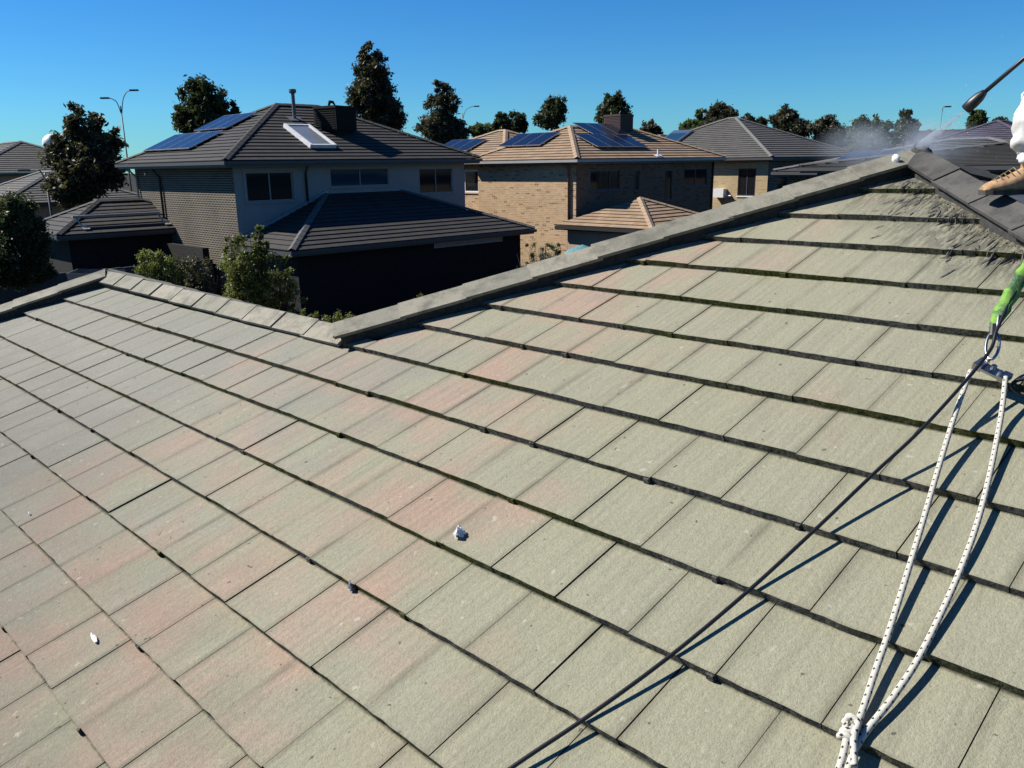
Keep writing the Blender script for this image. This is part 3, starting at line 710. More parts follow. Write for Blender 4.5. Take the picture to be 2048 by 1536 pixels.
hipL, hipR = pel - EF * .09 - UP * .05, pel + EF * .09 - UP * .05
waist = pel + UP * .18 - ER * .03; chest = pel + UP * .40 - ER * .07; neck = pel + UP * .58 - ER * .10
head0 = neck + UP * .10 - ER * .03; head1 = neck + UP * .22 - ER * .045
shL, shR = neck - EF * .19 - UP * .06, neck + EF * .19 - UP * .06
G0, G1 = gp(2185, 2, 4.95), gp(2290, -88, 5.02)
elL, elR = (shL + G0) / 2 - UP * .14 - EF * .06, (shR + G1) / 2 - UP * .16 + EF * .07
wrL, wrR = G0 + (elL - G0).normalized() * .085, G1 + (elR - G1).normalized() * .085
skinm = plain('skin', (.42, .25, .17), .55, var=.05)
pts = [pel, waist, chest, neck, head0, head1, hipL, knee0, ank0, hipR, knee1, ank1, shL, elL, wrL, shR, elR, wrR]
edges = [(0, 1), (1, 2), (2, 3), (3, 4), (4, 5), (0, 6), (6, 7), (7, 8), (0, 9), (9, 10), (10, 11), (3, 12), (12, 13), (13, 14), (3, 15), (15, 16), (16, 17)]
rad = [.12, .11, .125, .055, .075, .085, .085, .055, .038, .085, .055, .038, .05, .04, .026, .05, .04, .026]
# hands closed around the lance
rod = (G1 - G0).normalized()
for wi, G in ((14, G0), (17, G1)):
    pb = len(pts); toG = (G - pts[wi]).normalized(); pts.append(G - toG * .025); rad.append(.020); edges.append((wi, pb))
    side = rod.cross(toG).normalized()
    for q in range(4):
        o_ = rod * (-.026 + .0175 * q); L_ = (.9, 1.0, .95, .8)[q]; k0 = len(pts)
        pts += [G - toG * .012 + o_ + side * .022, G + toG * .012 * L_ + o_ + side * .026, G + toG * .024 * L_ + o_ + side * .004, G + toG * .016 + o_ - side * .016 * L_]
        rad += [.0095, .009, .0082, .0075]; edges += [(pb, k0), (k0, k0 + 1), (k0 + 1, k0 + 2), (k0 + 2, k0 + 3)]
    k0 = len(pts); pts += [G - toG * .010 - rod * .02 - side * .024, G + toG * .010 - rod * .012 - side * .026, G + toG * .022 - rod * .002 - side * .012]; rad += [.011, .010, .009]
    edges += [(pb, k0), (k0, k0 + 1), (k0 + 1, k0 + 2)]
skinned('body', pts, edges, rad, skinm, person)
# face
hc = head1
for s_ in (-1, 1):
    for kx, r_ in ((0, .013),):
        b = MB()
        bm = bmesh.new(); bmesh.ops.create_icosphere(bm, subdivisions=2, radius=r_)
        for f in bm.faces: b.face([hc - ER * .078 + EF * .032 * s_ - UP * .01 + v.co for v in f.verts], sm=True)
        bm.free(); b.build('eye', M['white'], person, weld=True)
b = MB(); b.tube([hc - ER * .080 + UP * .0, hc - ER * .105 - UP * .035, hc - ER * .085 - UP * .045], [.009, .015, .008], n=8); b.build('nose', skinm, person, weld=True)
b = MB(); b.tube([hc - ER * .078 - UP * .065 - EF * .022, hc - ER * .088 - UP * .067, hc - ER * .078 - UP * .065 + EF * .022], [.003, .006, .003], n=8); b.build('mouth', plain('lips', (.35, .14, .11), .5), person, weld=True)
for s_ in (-1, 1): b = MB(); b.obox(hc + EF * .086 * s_ - UP * .015, ER * .016, UP * .028, EF * .006); b.build('ear', skinm, person)
b = MB(); bm = bmesh.new(); bmesh.ops.create_icosphere(bm, subdivisions=3, radius=.108)
for f in bm.faces:
    if f.calc_center_median().z > .015: b.face([hc + UP * .012 + v.co for v in f.verts], sm=True)
bm.free(); b.obox(hc - ER * .125 + UP * .035, ER * .045, EF * .065, UP * .004); b.build('cap', M['fascia'], person, weld=True)
cloth = plain('dusty_white_cotton', (.62, .61, .58), .95, var=.12, scale=9, bump=.3)
skinned('trousers', [pel, waist - UP * .06, hipL, bp(.19, 0, .70), knee0, bp(.070, 0, .33), bp(.095, 0, .20), bp(.098, 0, .135), hipR, (hipR + knee1) / 2, knee1, (knee1 + ank1) / 2, ank1 + UP * .05],
        [(0, 1), (0, 2), (2, 3), (3, 4), (4, 5), (5, 6), (6, 7), (0, 8), (8, 9), (9, 10), (10, 11), (11, 12)],
        [.145, .135, .115, .112, .104, .102, .094, .078, .115, .10, .09, .085, .075], cloth, person, lvl=3, disp=(.075, .055))
skinned('jacket', [waist - UP * .08, chest, neck - UP * .05, shL, elL, wrL, shR, elR, wrR], [(0, 1), (1, 2), (2, 3), (3, 4), (4, 5), (2, 6), (6, 7), (7, 8)],
        [.14, .15, .07, .07, .058, .04, .07, .058, .04], M['white'], person, lvl=2, disp=(.03, .1))
bootm = NT('tan_suede'); gg = bootm.obj(); f_ = bootm.noise(gg, 30, 4); bootm = bootm.out(bootm.mix(bootm.rmp(f_, .35, .65), (.30, .15, .06), (.50, .33, .18)), .85, bootm.bump(f_, .4, .003))
def boot(base, seed):
    b = MB(); L_ = -ER; S_ = EF
    prof = [(-.065, .040, .034, .10), (-.04, .048, .038, .12), (0.0, .048, .042, .13), (.03, .046, .044, .115), (.08, .050, .048, .085), (.13, .052, .050, .068), (.17, .046, .044, .058), (.198, .028, .026, .040)]
    rings = []
    for (x, wb, wt, h_) in prof:
        c0 = base - ER * (x - .055)
        rings.append([c0 - S_ * wb + UP * .022, c0 - S_ * wt * .98 + UP * (.022 + (h_ - .02) * .55), c0 - S_ * wt * .55 + UP * h_, c0 + UP * (h_ + .006), c0 + S_ * wt * .55 + UP * h_, c0 + S_ * wt * .98 + UP * (.022 + (h_ - .02) * .55), c0 + S_ * wb + UP * .022])
    for i in range(len(rings) - 1):
        for j in range(6): b.face([rings[i][j], rings[i][j + 1], rings[i + 1][j + 1], rings[i + 1][j]], sm=True)
        b.face([rings[i][6], rings[i][0], rings[i + 1][0], rings[i + 1][6]])
    b.face(rings[0][::-1]); b.face(rings[-1])
    b.tube([base + ER * .088 + UP * .09, base + ER * .088 + UP * .15, base + ER * .09 + UP * .185], [.050, .047, .052], n=14)
    up_ = b.build('boot', bootm, person, weld=True, recalc=True)
    s = MB(); out = [(x, wb + .005) for x, wb, _, _ in prof]
    pl_ = [base - ER * (x - .055) - S_ * w_ for x, w_ in out] + [base - ER * (x - .055) + S_ * w_ for x, w_ in out[::-1]]
    lo = [p + UP * 0.0 for p in pl_]; hi = [p + UP * .024 for p in pl_]; s.face(lo[::-1]); s.face(hi)
    for i in range(len(lo)): j = (i + 1) % len(lo); s.face([lo[i], lo[j], hi[j], hi[i]])
    so_ = s.build('sole', M['mortar'], recalc=True); so_.parent = up_; so_.location = -person.matrix_world.translation
    lc = MB()
    for q in range(5):
        c0 = base - ER * (.0 + .022 * q) + UP * (.132 - .0135 * q); lc.tube([c0 - S_ * .026 - UP * .012, c0 + UP * .000, c0 + S_ * .026 - UP * .012], .0024, n=6)
    l_ = lc.build('lace', plain('yellow_lace', (.22, .18, .08), .8)); l_.parent = up_; l_.location = -person.matrix_world.translation
boot(B0, 1); boot(B1, 2)
# harness belt
loop(waist - UP * .02, ER, EF, .165, .165, .012, 'belt', M['black'], person)
b = MB(); e_ = waist - ER * .17 - UP * .03; q = W(.82, 3.51, .415)
b.tube(smooth([q, q.lerp(e_, .35) - UP * .05, q.lerp(e_, .7) - UP * .04, e_]), .008, n=8)
o_ = b.build('webbing_strap', M['black']); o_.parent = lan
# lance
T0, T1 = gp(1930, 220, 5.0), gp(1966, 187, 4.99)
ln = empty('pressure_lance', G0, 'long black pressure washer lance pointing down left at the roof peak', 'lance')
b = MB(); b.tube([T1, gp(2048, 117, 4.97), G0, G1, G1 + rod * .10], .0105, n=12); b.build('pipe', M['black'], ln, weld=True)
b = MB(); d_ = (T1 - T0); b.tube([T0, T0 + d_ * .04, T0 + d_ * .45, T0 + d_ * .8, T1, T1 + d_ * .12], [.020, .027, .029, .026, .019, .014], n=16); b.build('nozzle', M['black'], ln, weld=True)
b = MB(); b.obox(G1 + rod * .07 - UP * .05, rod * .03, UP * .07, EF * .016); b.tube([G1 + rod * .03, G1 + rod * .06 - UP * .08, G1 + rod * .09 - UP * .1], .005, n=8); b.build('trigger_handle', M['black'], ln)
# water
def volume(name, mb, dens, label, aniso=.3, ns=4., parent=None, falloff=None):
    t = NT(name + '_volume'); t.n.remove(t.b); pv_ = t.N('ShaderNodeVolumePrincipled'); pv_.inputs['Color'].default_value = (.86, .93, 1, 1)
    pv_.inputs['Anisotropy'].default_value = aniso; g = t.obj(); n_ = t.rmp(t.noise(g, ns, 3, .6), .38, .68, 0, 1)
    if falloff:
        L_ = t.N('ShaderNodeVectorMath', operation='LENGTH'); t.l.new(t.mapp(g, [1 / q for q in falloff]), L_.inputs[0]) if False else t.l.new(t.mapp(g, tuple(1 / q for q in falloff)), L_.inputs[0])
        n_ = t.math('MULTIPLY', n_, t.rmp(L_.outputs['Value'], .15, 1.0, 1, 0))
    t.l.new(t.math('MULTIPLY', n_, dens), pv_.inputs['Density']); t.l.new(pv_.outputs[0], t.n['Material Output'].inputs['Volume'])
    return t.m
AT = A + UP * .10
b = MB(); b.tube([T0 + (AT - T0) * f for f in (.02, .25, .5, .75, 1.0)], [.006, .011, .019, .028, .036], n=16)
sp = b.build('water_jet', volume('jet', None, 34., '', ns=14.), weld=True); sp.scale = (1, 1, 1); tag(sp, 'white fan of water shooting from the black nozzle to the roof peak', 'water jet', kind='stuff')
b = MB(); rr = random.Random(5); dj = (AT - T0).normalized(); u1 = dj.cross(UP).normalized(); u2 = dj.cross(u1)
for i in range(900):
    if i < 420:
        f = rr.random() ** .8; r_ = .075 * f * math.sqrt(rr.random()); a = rr.uniform(0, 6.283); c0 = T0 + (AT - T0) * f + (u1 * math.cos(a) + u2 * math.sin(a)) * r_; d = dj * rr.uniform(.004, .012)
    else:
        a = rr.uniform(0, 6.283); q = Vector((math.cos(a), math.sin(a), rr.uniform(-.1, .9))).normalized(); R_ = abs(rr.gauss(0, .28)); q = (q - ER * .3).normalized(); c0 = AT + q * R_ - UP * .02; d = q * rr.uniform(.002, .007)
        if c0.z < A.z - .35 * math.hypot(c0.x - A.x, c0.y - A.y) + .05: continue
    e = Vector((rr.uniform(-1, 1), rr.uniform(-1, 1), rr.uniform(-1, 1))).normalized() * .0013; e2 = e.cross(d.normalized())
    b.face([c0 + e, c0 + e2, c0 + d]); b.face([c0 + e2, c0 - e, c0 + d]); b.face([c0 - e, c0 + e, c0 + d])
tag(b.build('water_droplets', plain('water_droplet_white', (.75, .78, .82), .2)), 'tiny white droplets bouncing off the roof peak', 'droplets', kind='stuff')
mc = gp(1795, 292, 6.6); a_, b_, c_ = .62, .62, .22
bm = bmesh.new(); bmesh.ops.create_icosphere(bm, subdivisions=3, radius=1); b = MB()
for f in bm.faces: b.face([Vector((v.co.x * a_, v.co.y * b_, v.co.z * c_)) for v in f.verts])
bm.free(); mo = b.build('drifting_mist', volume('mist', None, 2.2, '', ns=3., falloff=(a_, b_, c_)), weld=True); mo.location = mc
tag(mo, 'thin drifting mist left of the roof peak', 'mist', kind='stuff')

# ================================================================== neighbouring houses
# --- dark brick two storey house on the left
h1 = empty('two_storey_house', (20, 33.5, 0), 'two storey house of charcoal brick and grey render with dark roof, left of centre', 'house')
X0, X1, Y0, Y1 = 14.64, 25.82, 29.2, 38.3
ox0, ox1, oy0, oy1, zE1, k1 = 14.1, 26.35, 28.65, 38.85, 5.48, .455
hip_roof(h1, ox0, ox1, oy0, oy1, zE1, k1, M['roofdark'], M['capdark'], M['under'], M['fascia'])
wall(h1, M['brickdark'], 'x', X0, Y0, Y1, 0, 5.3, -1, name='brick_wall')
W1, W2, W3 = (15.1, 17.05, 4.0, 5.08), (18.72, 21.6, 4.43, 5.16), (23.2, 25.1, 4.02, 5.1)
wall(h1, M['render'], 'y', Y0, X0 + .002, X1, 0, 5.3, -1, [W1, W2, W3], name='rendered_wall')
wall(h1, M['brickdark'], 'x', X1, Y0, Y1, 0, 5.3, 1, name='brick_wall'); wall(h1, M['brickdark'], 'y', Y1, X0, X1, 0, 5.3, 1, name='brick_wall')
for o_, gl in ((W1, M['glass']), (W2, M['blueglass']), (W3, M['glass'])): window(h1, 'y', Y0, o_, -1, M['render'], gl, 1, M['render'])
b = MB(); b.box(15.0, 17.15, Y0 - .03, Y0 - .002, 5.09, 5.2); b.box(15.0, 15.09, Y0 - .03, Y0 - .002, 3.92, 5.09); b.box(17.06, 17.15, Y0 - .03, Y0 - .002, 3.92, 5.09); b.build('window_surround', M['render'], h1)
b = MB(); b.box(X0 - .5, X1 + .48, Y0 - .5, Y1 + .48, 5.262, 5.276); b.build('soffit', M['soffit'], h1)
b = MB(); b.tube([(17.55, Y0 - .30, 5.26), (17.6, Y0 - .06, 5.0), (17.6, Y0 - .06, 3.85)], .045, n=8); b.build('downpipe', M['pipedark'], h1, weld=True)
b = MB(); b.tube([(X0 - .35, 35.6, 5.26), (X0 - .07, 35.6, 4.9), (X0 - .07, 35.6, 0.1)], .05, n=8); b.build('downpipe', M['pipedark'], h1, weld=True)
b = MB(); b.tube([(X0 - .40, 38.0, 5.26), (X0 - .07, 38.05, 4.9), (X0 - .07, 38.05, 2.6)], .045, n=8); b.build('downpipe', M['fascialight'], h1, weld=True)
b = MB(); b.box(X0 - .06, X0 - .002, 37.0, 37.2, 5.0, 5.1); b.build('wall_light', M['galv'], h1)
# solar panels on the west slope
cw = 1 / math.sqrt(1 + k1 * k1)
oW, aW, uW = Vector((ox0, 0, zE1)), Vector((0, 1, 0)), Vector((cw, 0, k1 * cw)); nW = aW.cross(uW).normalized(); nW = nW if nW.z > 0 else -nW
for i in range(4): panel(h1, oW, aW, uW, nW, 33.35 + i * 1.15, 1.0, 1.12, 1.68)
for i in range(3): panel(h1, oW, aW, uW, nW, 33.35 + i * 1.0 + .3, 2.95, .98, 1.62)
oS, aS, uS = Vector((0, oy0, zE1)), Vector((1, 0, 0)), Vector((0, cw, k1 * cw)); nS_ = aS.cross(uS).normalized(); nS_ = nS_ if nS_.z > 0 else -nS_
def onS(x, s, h=0.): return oS + aS * x + uS * s + nS_ * h
# skylight
f = MB(); y0_, y1_ = 1.10, 3.15
f.obox(onS(18.20, 2.1, .10), aS * .05, uS * 1.05, nS_ * .08); f.obox(onS(19.30, 2.1, .10), aS * .05, uS * 1.05, nS_ * .08)
f.obox(onS(18.75, 1.09, .10), aS * .499, uS * .04, nS_ * .07); f.obox(onS(18.75, 3.11, .10), aS * .499, uS * .04, nS_ * .07)
sk_ = f.build('skylight', M['whitepaint'], h1); f = MB(); f.obox(onS(18.75, 2.1, .12), aS * .498, uS * .968, nS_ * .015); g_ = f.build('skylight_glass', plain('skylight_glass', (.20, .22, .24), .12)); g_.parent = sk_; g_.location = -h1.location
# flue
b = MB(); p0 = onS(19.2, 4.05); b.tube([p0 - UP * .1, p0 + UP * 1.12], .075, n=12); b.tube([p0 + UP * 1.05, p0 + UP * 1.10, p0 + UP * 1.2, p0 + UP * 1.22], [.12, .15, .15, .10], n=12)
b.obox(p0 + nS_ * .05, aS * .28, uS * .24, nS_ * .012); b.build('flue_pipe', M['lampgrey'], h1)
# evaporative cooler
def cooler(par, c0, ax, ay, s, mat, h_=.95):
    b = MB(); b.obox(c0 + UP * h_ * .5, ax * s, ay * s, UP * h_ * .42); b.obox(c0 + UP * h_ * .95, ax * (s * 1.04), ay * (s * 1.04), UP * .05)
    b.obox(c0, ax * s * .85, ay * s * .85, UP * .25)
    for i in range(9):
        z = h_ * (.14 + .085 * i)
        for (d, e) in ((ax, ay), (ay, ax)):
            for sg in (-1, 1): b.obox(c0 + d * (s * sg * 1.004) + UP * z, d * .012, e * (s * .9), UP * .014)
    return b.build('evaporative_cooler', mat, par)
cooler(h1, Vector((20.55, 31.35, 6.62)), Vector((.97, .24, 0)), Vector((-.24, .97, 0)), .62, M['coolergrey'], 1.05)
b = MB(); b.tube([(20.25, 31.3, 7.7), (20.3, 31.3, 7.85), (20.45, 31.3, 7.84), (20.55, 31.3, 7.72)], [.05, .07, .06, .03], n=8); bird = tag(b.build('bird', M['coolergrey'], weld=True), 'small dark bird perched on top of the black rooftop cooler', 'bird')
# small stub wing roof on the ridge
# lower roof in front of it
gx0, gx1, gy0 = 14.39, 26.15, 25.1
b = MB(); kk_ = .41; gd = Y0 - gy0; ztop = 2.5 + kk_ * gd
Aq, Bq = Vector((gx0, gy0, 2.5)), Vector((gx1, gy0, 2.5)); Cq, Dq = Vector((gx0 + gd, Y0 - .01, ztop)), Vector((gx1 - gd, Y0 - .01, ztop))
slope_faces(b, [Aq, Bq, Dq, Cq]); slope_faces(b, [Vector((gx0, Y0 - .01, 2.5)), Aq, Cq]); slope_faces(b, [Bq, Vector((gx1, Y0 - .01, 2.5)), Dq])
b.build('lower_tiled_roof', [M['roofdark'], M['under']], h1)
cb = MB(); nS2 = Vector((0, -kk_, 1)).normalized(); nW2 = Vector((-kk_, 0, 1)).normalized(); nE2 = Vector((kk_, 0, 1)).normalized()
d = (Cq - Aq).normalized(); cap_run(cb, Aq + d * .05, Cq - d * .1, capdir(d, nW2, -X_), nW2, capdir(d, nS2, -Y_), nS2); cb.build('lower_hip_capping', M['lowcap'], h1); cb = MB()
d = (Dq - Bq).normalized(); cap_run(cb, Bq + d * .05, Dq - d * .1, capdir(d, nS2, -Y_), nS2, capdir(d, nE2, X_), nE2)
cb.build('lower_hip_capping', M['lowcap'], h1)
b = MB()
d = (Cq - Vector((gx0, Y0, 2.5))); b.obox(Vector((gx0, Y0 - .06, 2.5)) + d * .5 + Vector((0, 0, .08)), d * .5, Vector((0, .03, 0)), d.cross(Y_).normalized() * .06)
b.build('wall_flashing', M['galv'], h1)
b = MB(); b.box(gx0 + .02, gx1 - .02, gy0 + .03, Y0 - .02, 2.30, 2.47); b.build('lower_fascia', M['fascia'], h1)
b = MB(); b.box(gx0 - .06, gx1 + .06, gy0 - .06, gy0 + .027, 2.37, 2.49); b.build('lower_gutter', M['fascia'], h1)
GW = (20.9, 24.65, 2.06, 2.27)
wall(h1, M['brickblack'], 'y', gy0 + .45, gx0 + .45, gx1 - .45, 0, 2.3, -1, [GW], name='lower_brick_wall')
window(h1, 'y', gy0 + .45, GW, -1, M['fascialight'], plain('pale_blue_glass', (.20, .27, .36), .3), 1, None, depth=.05)
wall(h1, M['brickblack'], 'x', gx0 + .45, gy0 + .45, Y0, 0, 2.3, -1, name='lower_brick_wall'); wall(h1, M['brickblack'], 'x', gx1 - .45, gy0 + .45, Y0, 0, 2.3, 1, name='lower_brick_wall')

# --- low garage on the far left with a rail on its roof
h0 = empty('low_garage', (12.3, 36.8, 0), 'low garage with a grey tiled roof and pale rail, left of the charcoal brick house', 'garage')
hip_roof(h0, 10.1, 16.9, 34.75, 39.7, 2.85, .45, M['roofdark'], M['capdark'], M['under'], M['fascia'])
b = MB(); b.box(10.6, 14.58, 35.2, 39.2, 0, 2.66); b.build('wall', M['brickblack'], h0)
b = MB(); s0 = Vector((10.95, 34.75 + .75, 2.85 + .75 * .45 + .30)); s1 = Vector((14.35, 34.75 + .75, s0.z)); b.tube([s0, s1], .055, n=10)
for q in (s0 + X_ * .1, s1 - X_ * .1): b.tube([q, q + Vector((.1, -.3, -.33)), q + Vector((.25, -.45, -.45))], .035, n=8); b.obox(q + Vector((.22, -.42, -.42)), X_ * .12, Vector((0, .11, .05)), UP * .012)
b.build('roof_rail', M['fascialight'], h0)
b = MB(); b.box(14.0, 14.25, 31.0, 34.7, 0, 2.3); tag(b.build('dark_side_wall', M['brickblack']), 'dark low brick wall beside the charcoal brick house', 'wall')

# --- tan brick house in the middle
h2 = empty('tan_brick_house', (35, 30, 0), 'two storey tan brick house with tan tiled roof and solar panels, in the middle', 'house')
zE2, k2 = 5.38, .42; hx0, hx1, hy0, hy1 = 29.4, 40.8, 25.6, 32.2
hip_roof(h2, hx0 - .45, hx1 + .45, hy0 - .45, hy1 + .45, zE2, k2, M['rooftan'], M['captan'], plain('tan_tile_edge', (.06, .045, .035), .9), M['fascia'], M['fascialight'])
wall(h2, M['bricktan'], 'x', hx0, hy0, hy1, 0, 5.2, -1, name='brick_wall')
WS = [(30.4, 32.6, 3.95, 4.88), (33.75, 34.15, 3.85, 4.84), (36.3, 36.95, 3.3, 4.8), (38.0, 40.2, 3.96, 4.84)]
wall(h2, M['brickblack'] if False else brick('brown_brick', (.150, .098, .062), (.21, .145, .095), (.08, .05, .035), (.20, .16, .12)), 'y', hy0, hx0 + .002, hx1, 0, 5.2, -1, WS, name='brick_wall')
wall(h2, M['bricktan'], 'x', hx1, hy0, hy1, 0, 5.2, 1, name='brick_wall'); wall(h2, M['bricktan'], 'y', hy1, hx0, hx1, 0, 5.2, 1, name='brick_wall')
for i, o_ in enumerate(WS): window(h2, 'y', hy0, o_, -1, M['frame'], M['glass'], (2, 0, 0, 1)[i], M['frame'])
b = MB(); b.box(hx0 - .40, hx1 + .4, hy0 - .4, hy1 + .4, 5.165, 5.178); b.build('soffit', M['soffit'], h2)
b = MB(); b.tube([(hx0 - .3, hy0 + .35, 5.17), (hx0 - .07, hy0 + .38, 4.95), (hx0 - .07, hy0 + .38, .1)], .055, n=10); b.build('downpipe', M['pipebrown'], h2, weld=True)
b = MB(); b.tube([(hx1 - .12, hy0 - .06, 5.16), (hx1 - .12, hy0 - .06, .1)], .05, n=8); b.build('downpipe', M['pipedark'], h2, weld=True)
c2 = 1 / math.sqrt(1 + k2 * k2)
oW, aW, uW = Vector((hx0 - .45, 0, zE2)), Y_, Vector((c2, 0, k2 * c2)); nW = Vector((-k2, 0, 1)).normalized()
for i in range(3): panel(h2, oW, aW, uW, nW, 28.7 + i * .98, 1.50, .96, 1.62)
oS2, aS2, uS2 = Vector((0, hy0 - .45, zE2)), X_, Vector((0, c2, k2 * c2)); n2 = Vector((0, -k2, 1)).normalized()
for i in range(4): panel(h2, oS2, aS2, uS2, n2, 31.6 + i * 1.0, 1.15, .98, 1.6)
for i in range(3): panel(h2, oS2, aS2, uS2, n2, 33.1 + i * 1.0, 2.85, .98, 1.5)
cooler(h2, Vector((36.6, 28.9, 6.75)), X_, Y_, .55, M['coolerred'], .9)
b = MB(); p0 = oS2 + aS2 * 35.3 + uS2 * .22; b.tube([p0, p0 + UP * .35], .05, n=8); b.obox(p0 + n2 * .05, X_ * .25, uS2 * .12, n2 * .012); b.build('vent_pipe', M['whitepaint'], h2)
# wing at the back
hx2 = hx0 + .8
hip_roof(h2, hx2 - .45, hx2 + 7.5, 30.6, 40.3 - 1.2, zE2, k2 - .015, M['rooftan'], M['captan'], M['under'], M['fascia'], M['fascialight'])
WW = [(33.05, 34.2, 3.8, 4.95)]
wall(h2, M['bricktan'], 'x', hx2, hy1 - .5, 38.6, 0, 5.2, -1, WW, name='brick_wall'); 
for o_ in WW: window(h2, 'x', hx2, o_, -1, M['whitepaint'], M['glass'], 0, M['beige'], fw=.07)
oWw = Vector((hx2 - .45, 0, zE2)); c2b = 1 / math.sqrt(1 + (k2 - .015) ** 2); uWw = Vector((c2b, 0, (k2 - .015) * c2b)); nWw = Vector((-(k2 - .015), 0, 1)).normalized()
for i in range(3): panel(h2, oWw, Y_, uWw, nWw, 34.6 + i * 1.0, 1.2, .98, 1.7)
# low porch of the tan house
hip_x0, hip_y0 = 28.42, 20.6
pz = hip_roof(h2, 28.42, 36.6, 20.58, 27.2, 2.5, .40, M['rooftan'], M['captan'], M['under'], M['fascia']) if False else None
b = MB(); pk = .40; pa = Vector((28.42, 20.58, 2.5)); pr_ = 2.75
PT = Vector((28.42 + pr_, 20.58 + pr_, 2.5 + pk * pr_)); P4 = Vector((28.42 + 2 * pr_ + 3.2, 20.58, 2.5)); P5 = Vector((28.42, hy0 - .01, 2.5))
slope_faces(b, [Vector((28.42, 20.58 + 2 * pr_, 2.5)), pa, PT]); slope_faces(b, [pa, P4, PT + X_ * 3.2, PT]) if False else slope_faces(b, [pa, pa + X_ * 2 * pr_, PT])
slope_faces(b, [pa + X_ * 2 * pr_, pa + X_ * 2 * pr_ + Y_ * 2 * pr_, PT]); b.build('porch_roof', [M['rooftan'], plain('porch_tile_edge', (.06, .045, .035), .9)], h2)  # darker colour on the front edges of the tile courses
cb = MB(); nS3 = Vector((0, -pk, 1)).normalized(); nW3 = Vector((-pk, 0, 1)).normalized(); nE3 = Vector((pk, 0, 1)).normalized()
d = (PT - pa).normalized(); cap_run(cb, pa + d * .05, PT, capdir(d, nW3, -X_), nW3, capdir(d, nS3, -Y_), nS3); cb.build('porch_hip_capping', M['captan'], h2); cb = MB()
q = pa + X_ * 2 * pr_; d = (PT - q).normalized(); cap_run(cb, q + d * .05, PT, capdir(d, nS3, -Y_), nS3, capdir(d, nE3, X_), nE3)
cb.build('porch_hip_capping', M['captan'], h2)
b = MB(); b.box(pa.x + .02, q.x - .02, pa.y + .03, 20.58 + 2 * pr_ - .03, 2.28, 2.47); b.box(pa.x - .06, q.x + .06, pa.y - .06, pa.y + .027, 2.34, 2.485); b.box(pa.x - .06, pa.x + .017, pa.y + .03, 25.5, 2.34, 2.485); b.build('porch_fascia', M['pipedark'], h2)
b = MB(); b.box(pa.x + .4, q.x - .4, pa.y + .4, 25.59, 0, 2.28); b.build('porch_wall', M['beige'], h2)

# --- simpler houses further off
def far_house(label, x0, y0, wx, wy, ze, k, rmat, cmat, wW, wS, winW=(), winS=(), over=.45, z0=0., gutter=None, name='brick_house'):
    h_ = empty(name, (x0 + wx / 2, y0 + wy / 2, z0), label, 'house')
    hip_roof(h_, x0 - over, x0 + wx + over, y0 - over, y0 + wy + over, ze, k, rmat, cmat, M['under'], M['fascia'], gutter)
    wall(h_, wW, 'x', x0, y0, y0 + wy, z0, ze - .19, -1, winW); wall(h_, wS, 'y', y0, x0 + .002, x0 + wx, z0, ze - .19, -1, winS)
    wall(h_, wW, 'x', x0 + wx, y0, y0 + wy, z0, ze - .19, 1); wall(h_, wS, 'y', y0 + wy, x0, x0 + wx, z0, ze - .19, 1)
    for o_ in winW: window(h_, 'x', x0, o_, -1, M['frame'], M['glass'], 1, M['whitepaint'])
    for o_ in winS: window(h_, 'y', y0, o_, -1, M['frame'], M['glass'], 1)
    return h_
p3 = gp(1537, 330, 51.); hx, hy = p3.x, p3.y
h3 = far_house('cream brick house with grey hipped roof and one skylight right of the tan house', hx, hy, 11.0, 11.6, 5.35, .42, M['roofgrey'], M['capgrey'], M['brickyellow'], M['brickdark'],
          [(hy + .75, hy + 1.9, 3.2, 4.75)], [(hx + 1.2, hx + 2.4, 3.4, 4.9)])
oW3 = Vector((hx - .45, 0, 5.35)); c3 = 1 / math.sqrt(1 + .42 ** 2); u3 = Vector((c3, 0, .42 * c3)); n3 = Vector((-.42, 0, 1)).normalized()
f = MB(); f.obox(oW3 + Y_ * (hy + 8.2) + u3 * 3.2 + n3 * .12, Y_ * .75, u3 * 1.2, n3 * .06); sk_ = f.build('skylight', M['alu'], h3)
f = MB(); f.obox(oW3 + Y_ * (hy + 8.2) + u3 * 3.0 + n3 * .185, Y_ * .6, u3 * .85, n3 * .004); g_ = f.build('skylight_glass', M['blueglass']); g_.parent = sk_; g_.location = -h3.location
b = MB(); b.box(hx - .40, hx - .002, hy + 2.6, hy + 3.3, 3.1, 3.6); b.tube([(hx - .2, hy + 2.2, 3.2), (hx - .2, hy + 2.6, 3.2)], .04, n=8); b.build('air_conditioner', M['whitepaint'], h3)
# behind it and to the left
p = gp(1352, 300, 72.); f4 = far_house('low grey roofed house far behind the tan brick house, white roof vent', p.x, p.y, 13, 12, 5.6, .30, M['roofgrey'], M['capgrey'], M['bricktan'], M['brickdark'])
b = MB(); q = Vector((p.x + 1.2, p.y + 3.5, 6.2)); b.tube([q, q + UP * 1.3], .07, n=8); b.obox(q + UP * .1, X_ * .6, Y_ * .6, UP * .08); b.build('roof_vent', M['whitepaint'], f4)
q = gp(2003, 243, 64.); p = Vector((q.x - 6, q.y - 5.2, 0)); far_house('plum grey tiled house on the far right behind the worker', p.x, p.y, 12, 10.4, q.z - 5.65 * .42, .42, M['roofplum'], M['roofplum'], M['brickdark'], M['brickdark'])
q = gp(1890, 262, 84.); far_house('blue grey roofed house on the skyline between the roof peak and the plum grey house', q.x - 5, q.y - 9, 10, 18, q.z - 5.45 * .3, .3, M['roofplum'], M['capdark'], M['brickdark'], M['brickdark'])
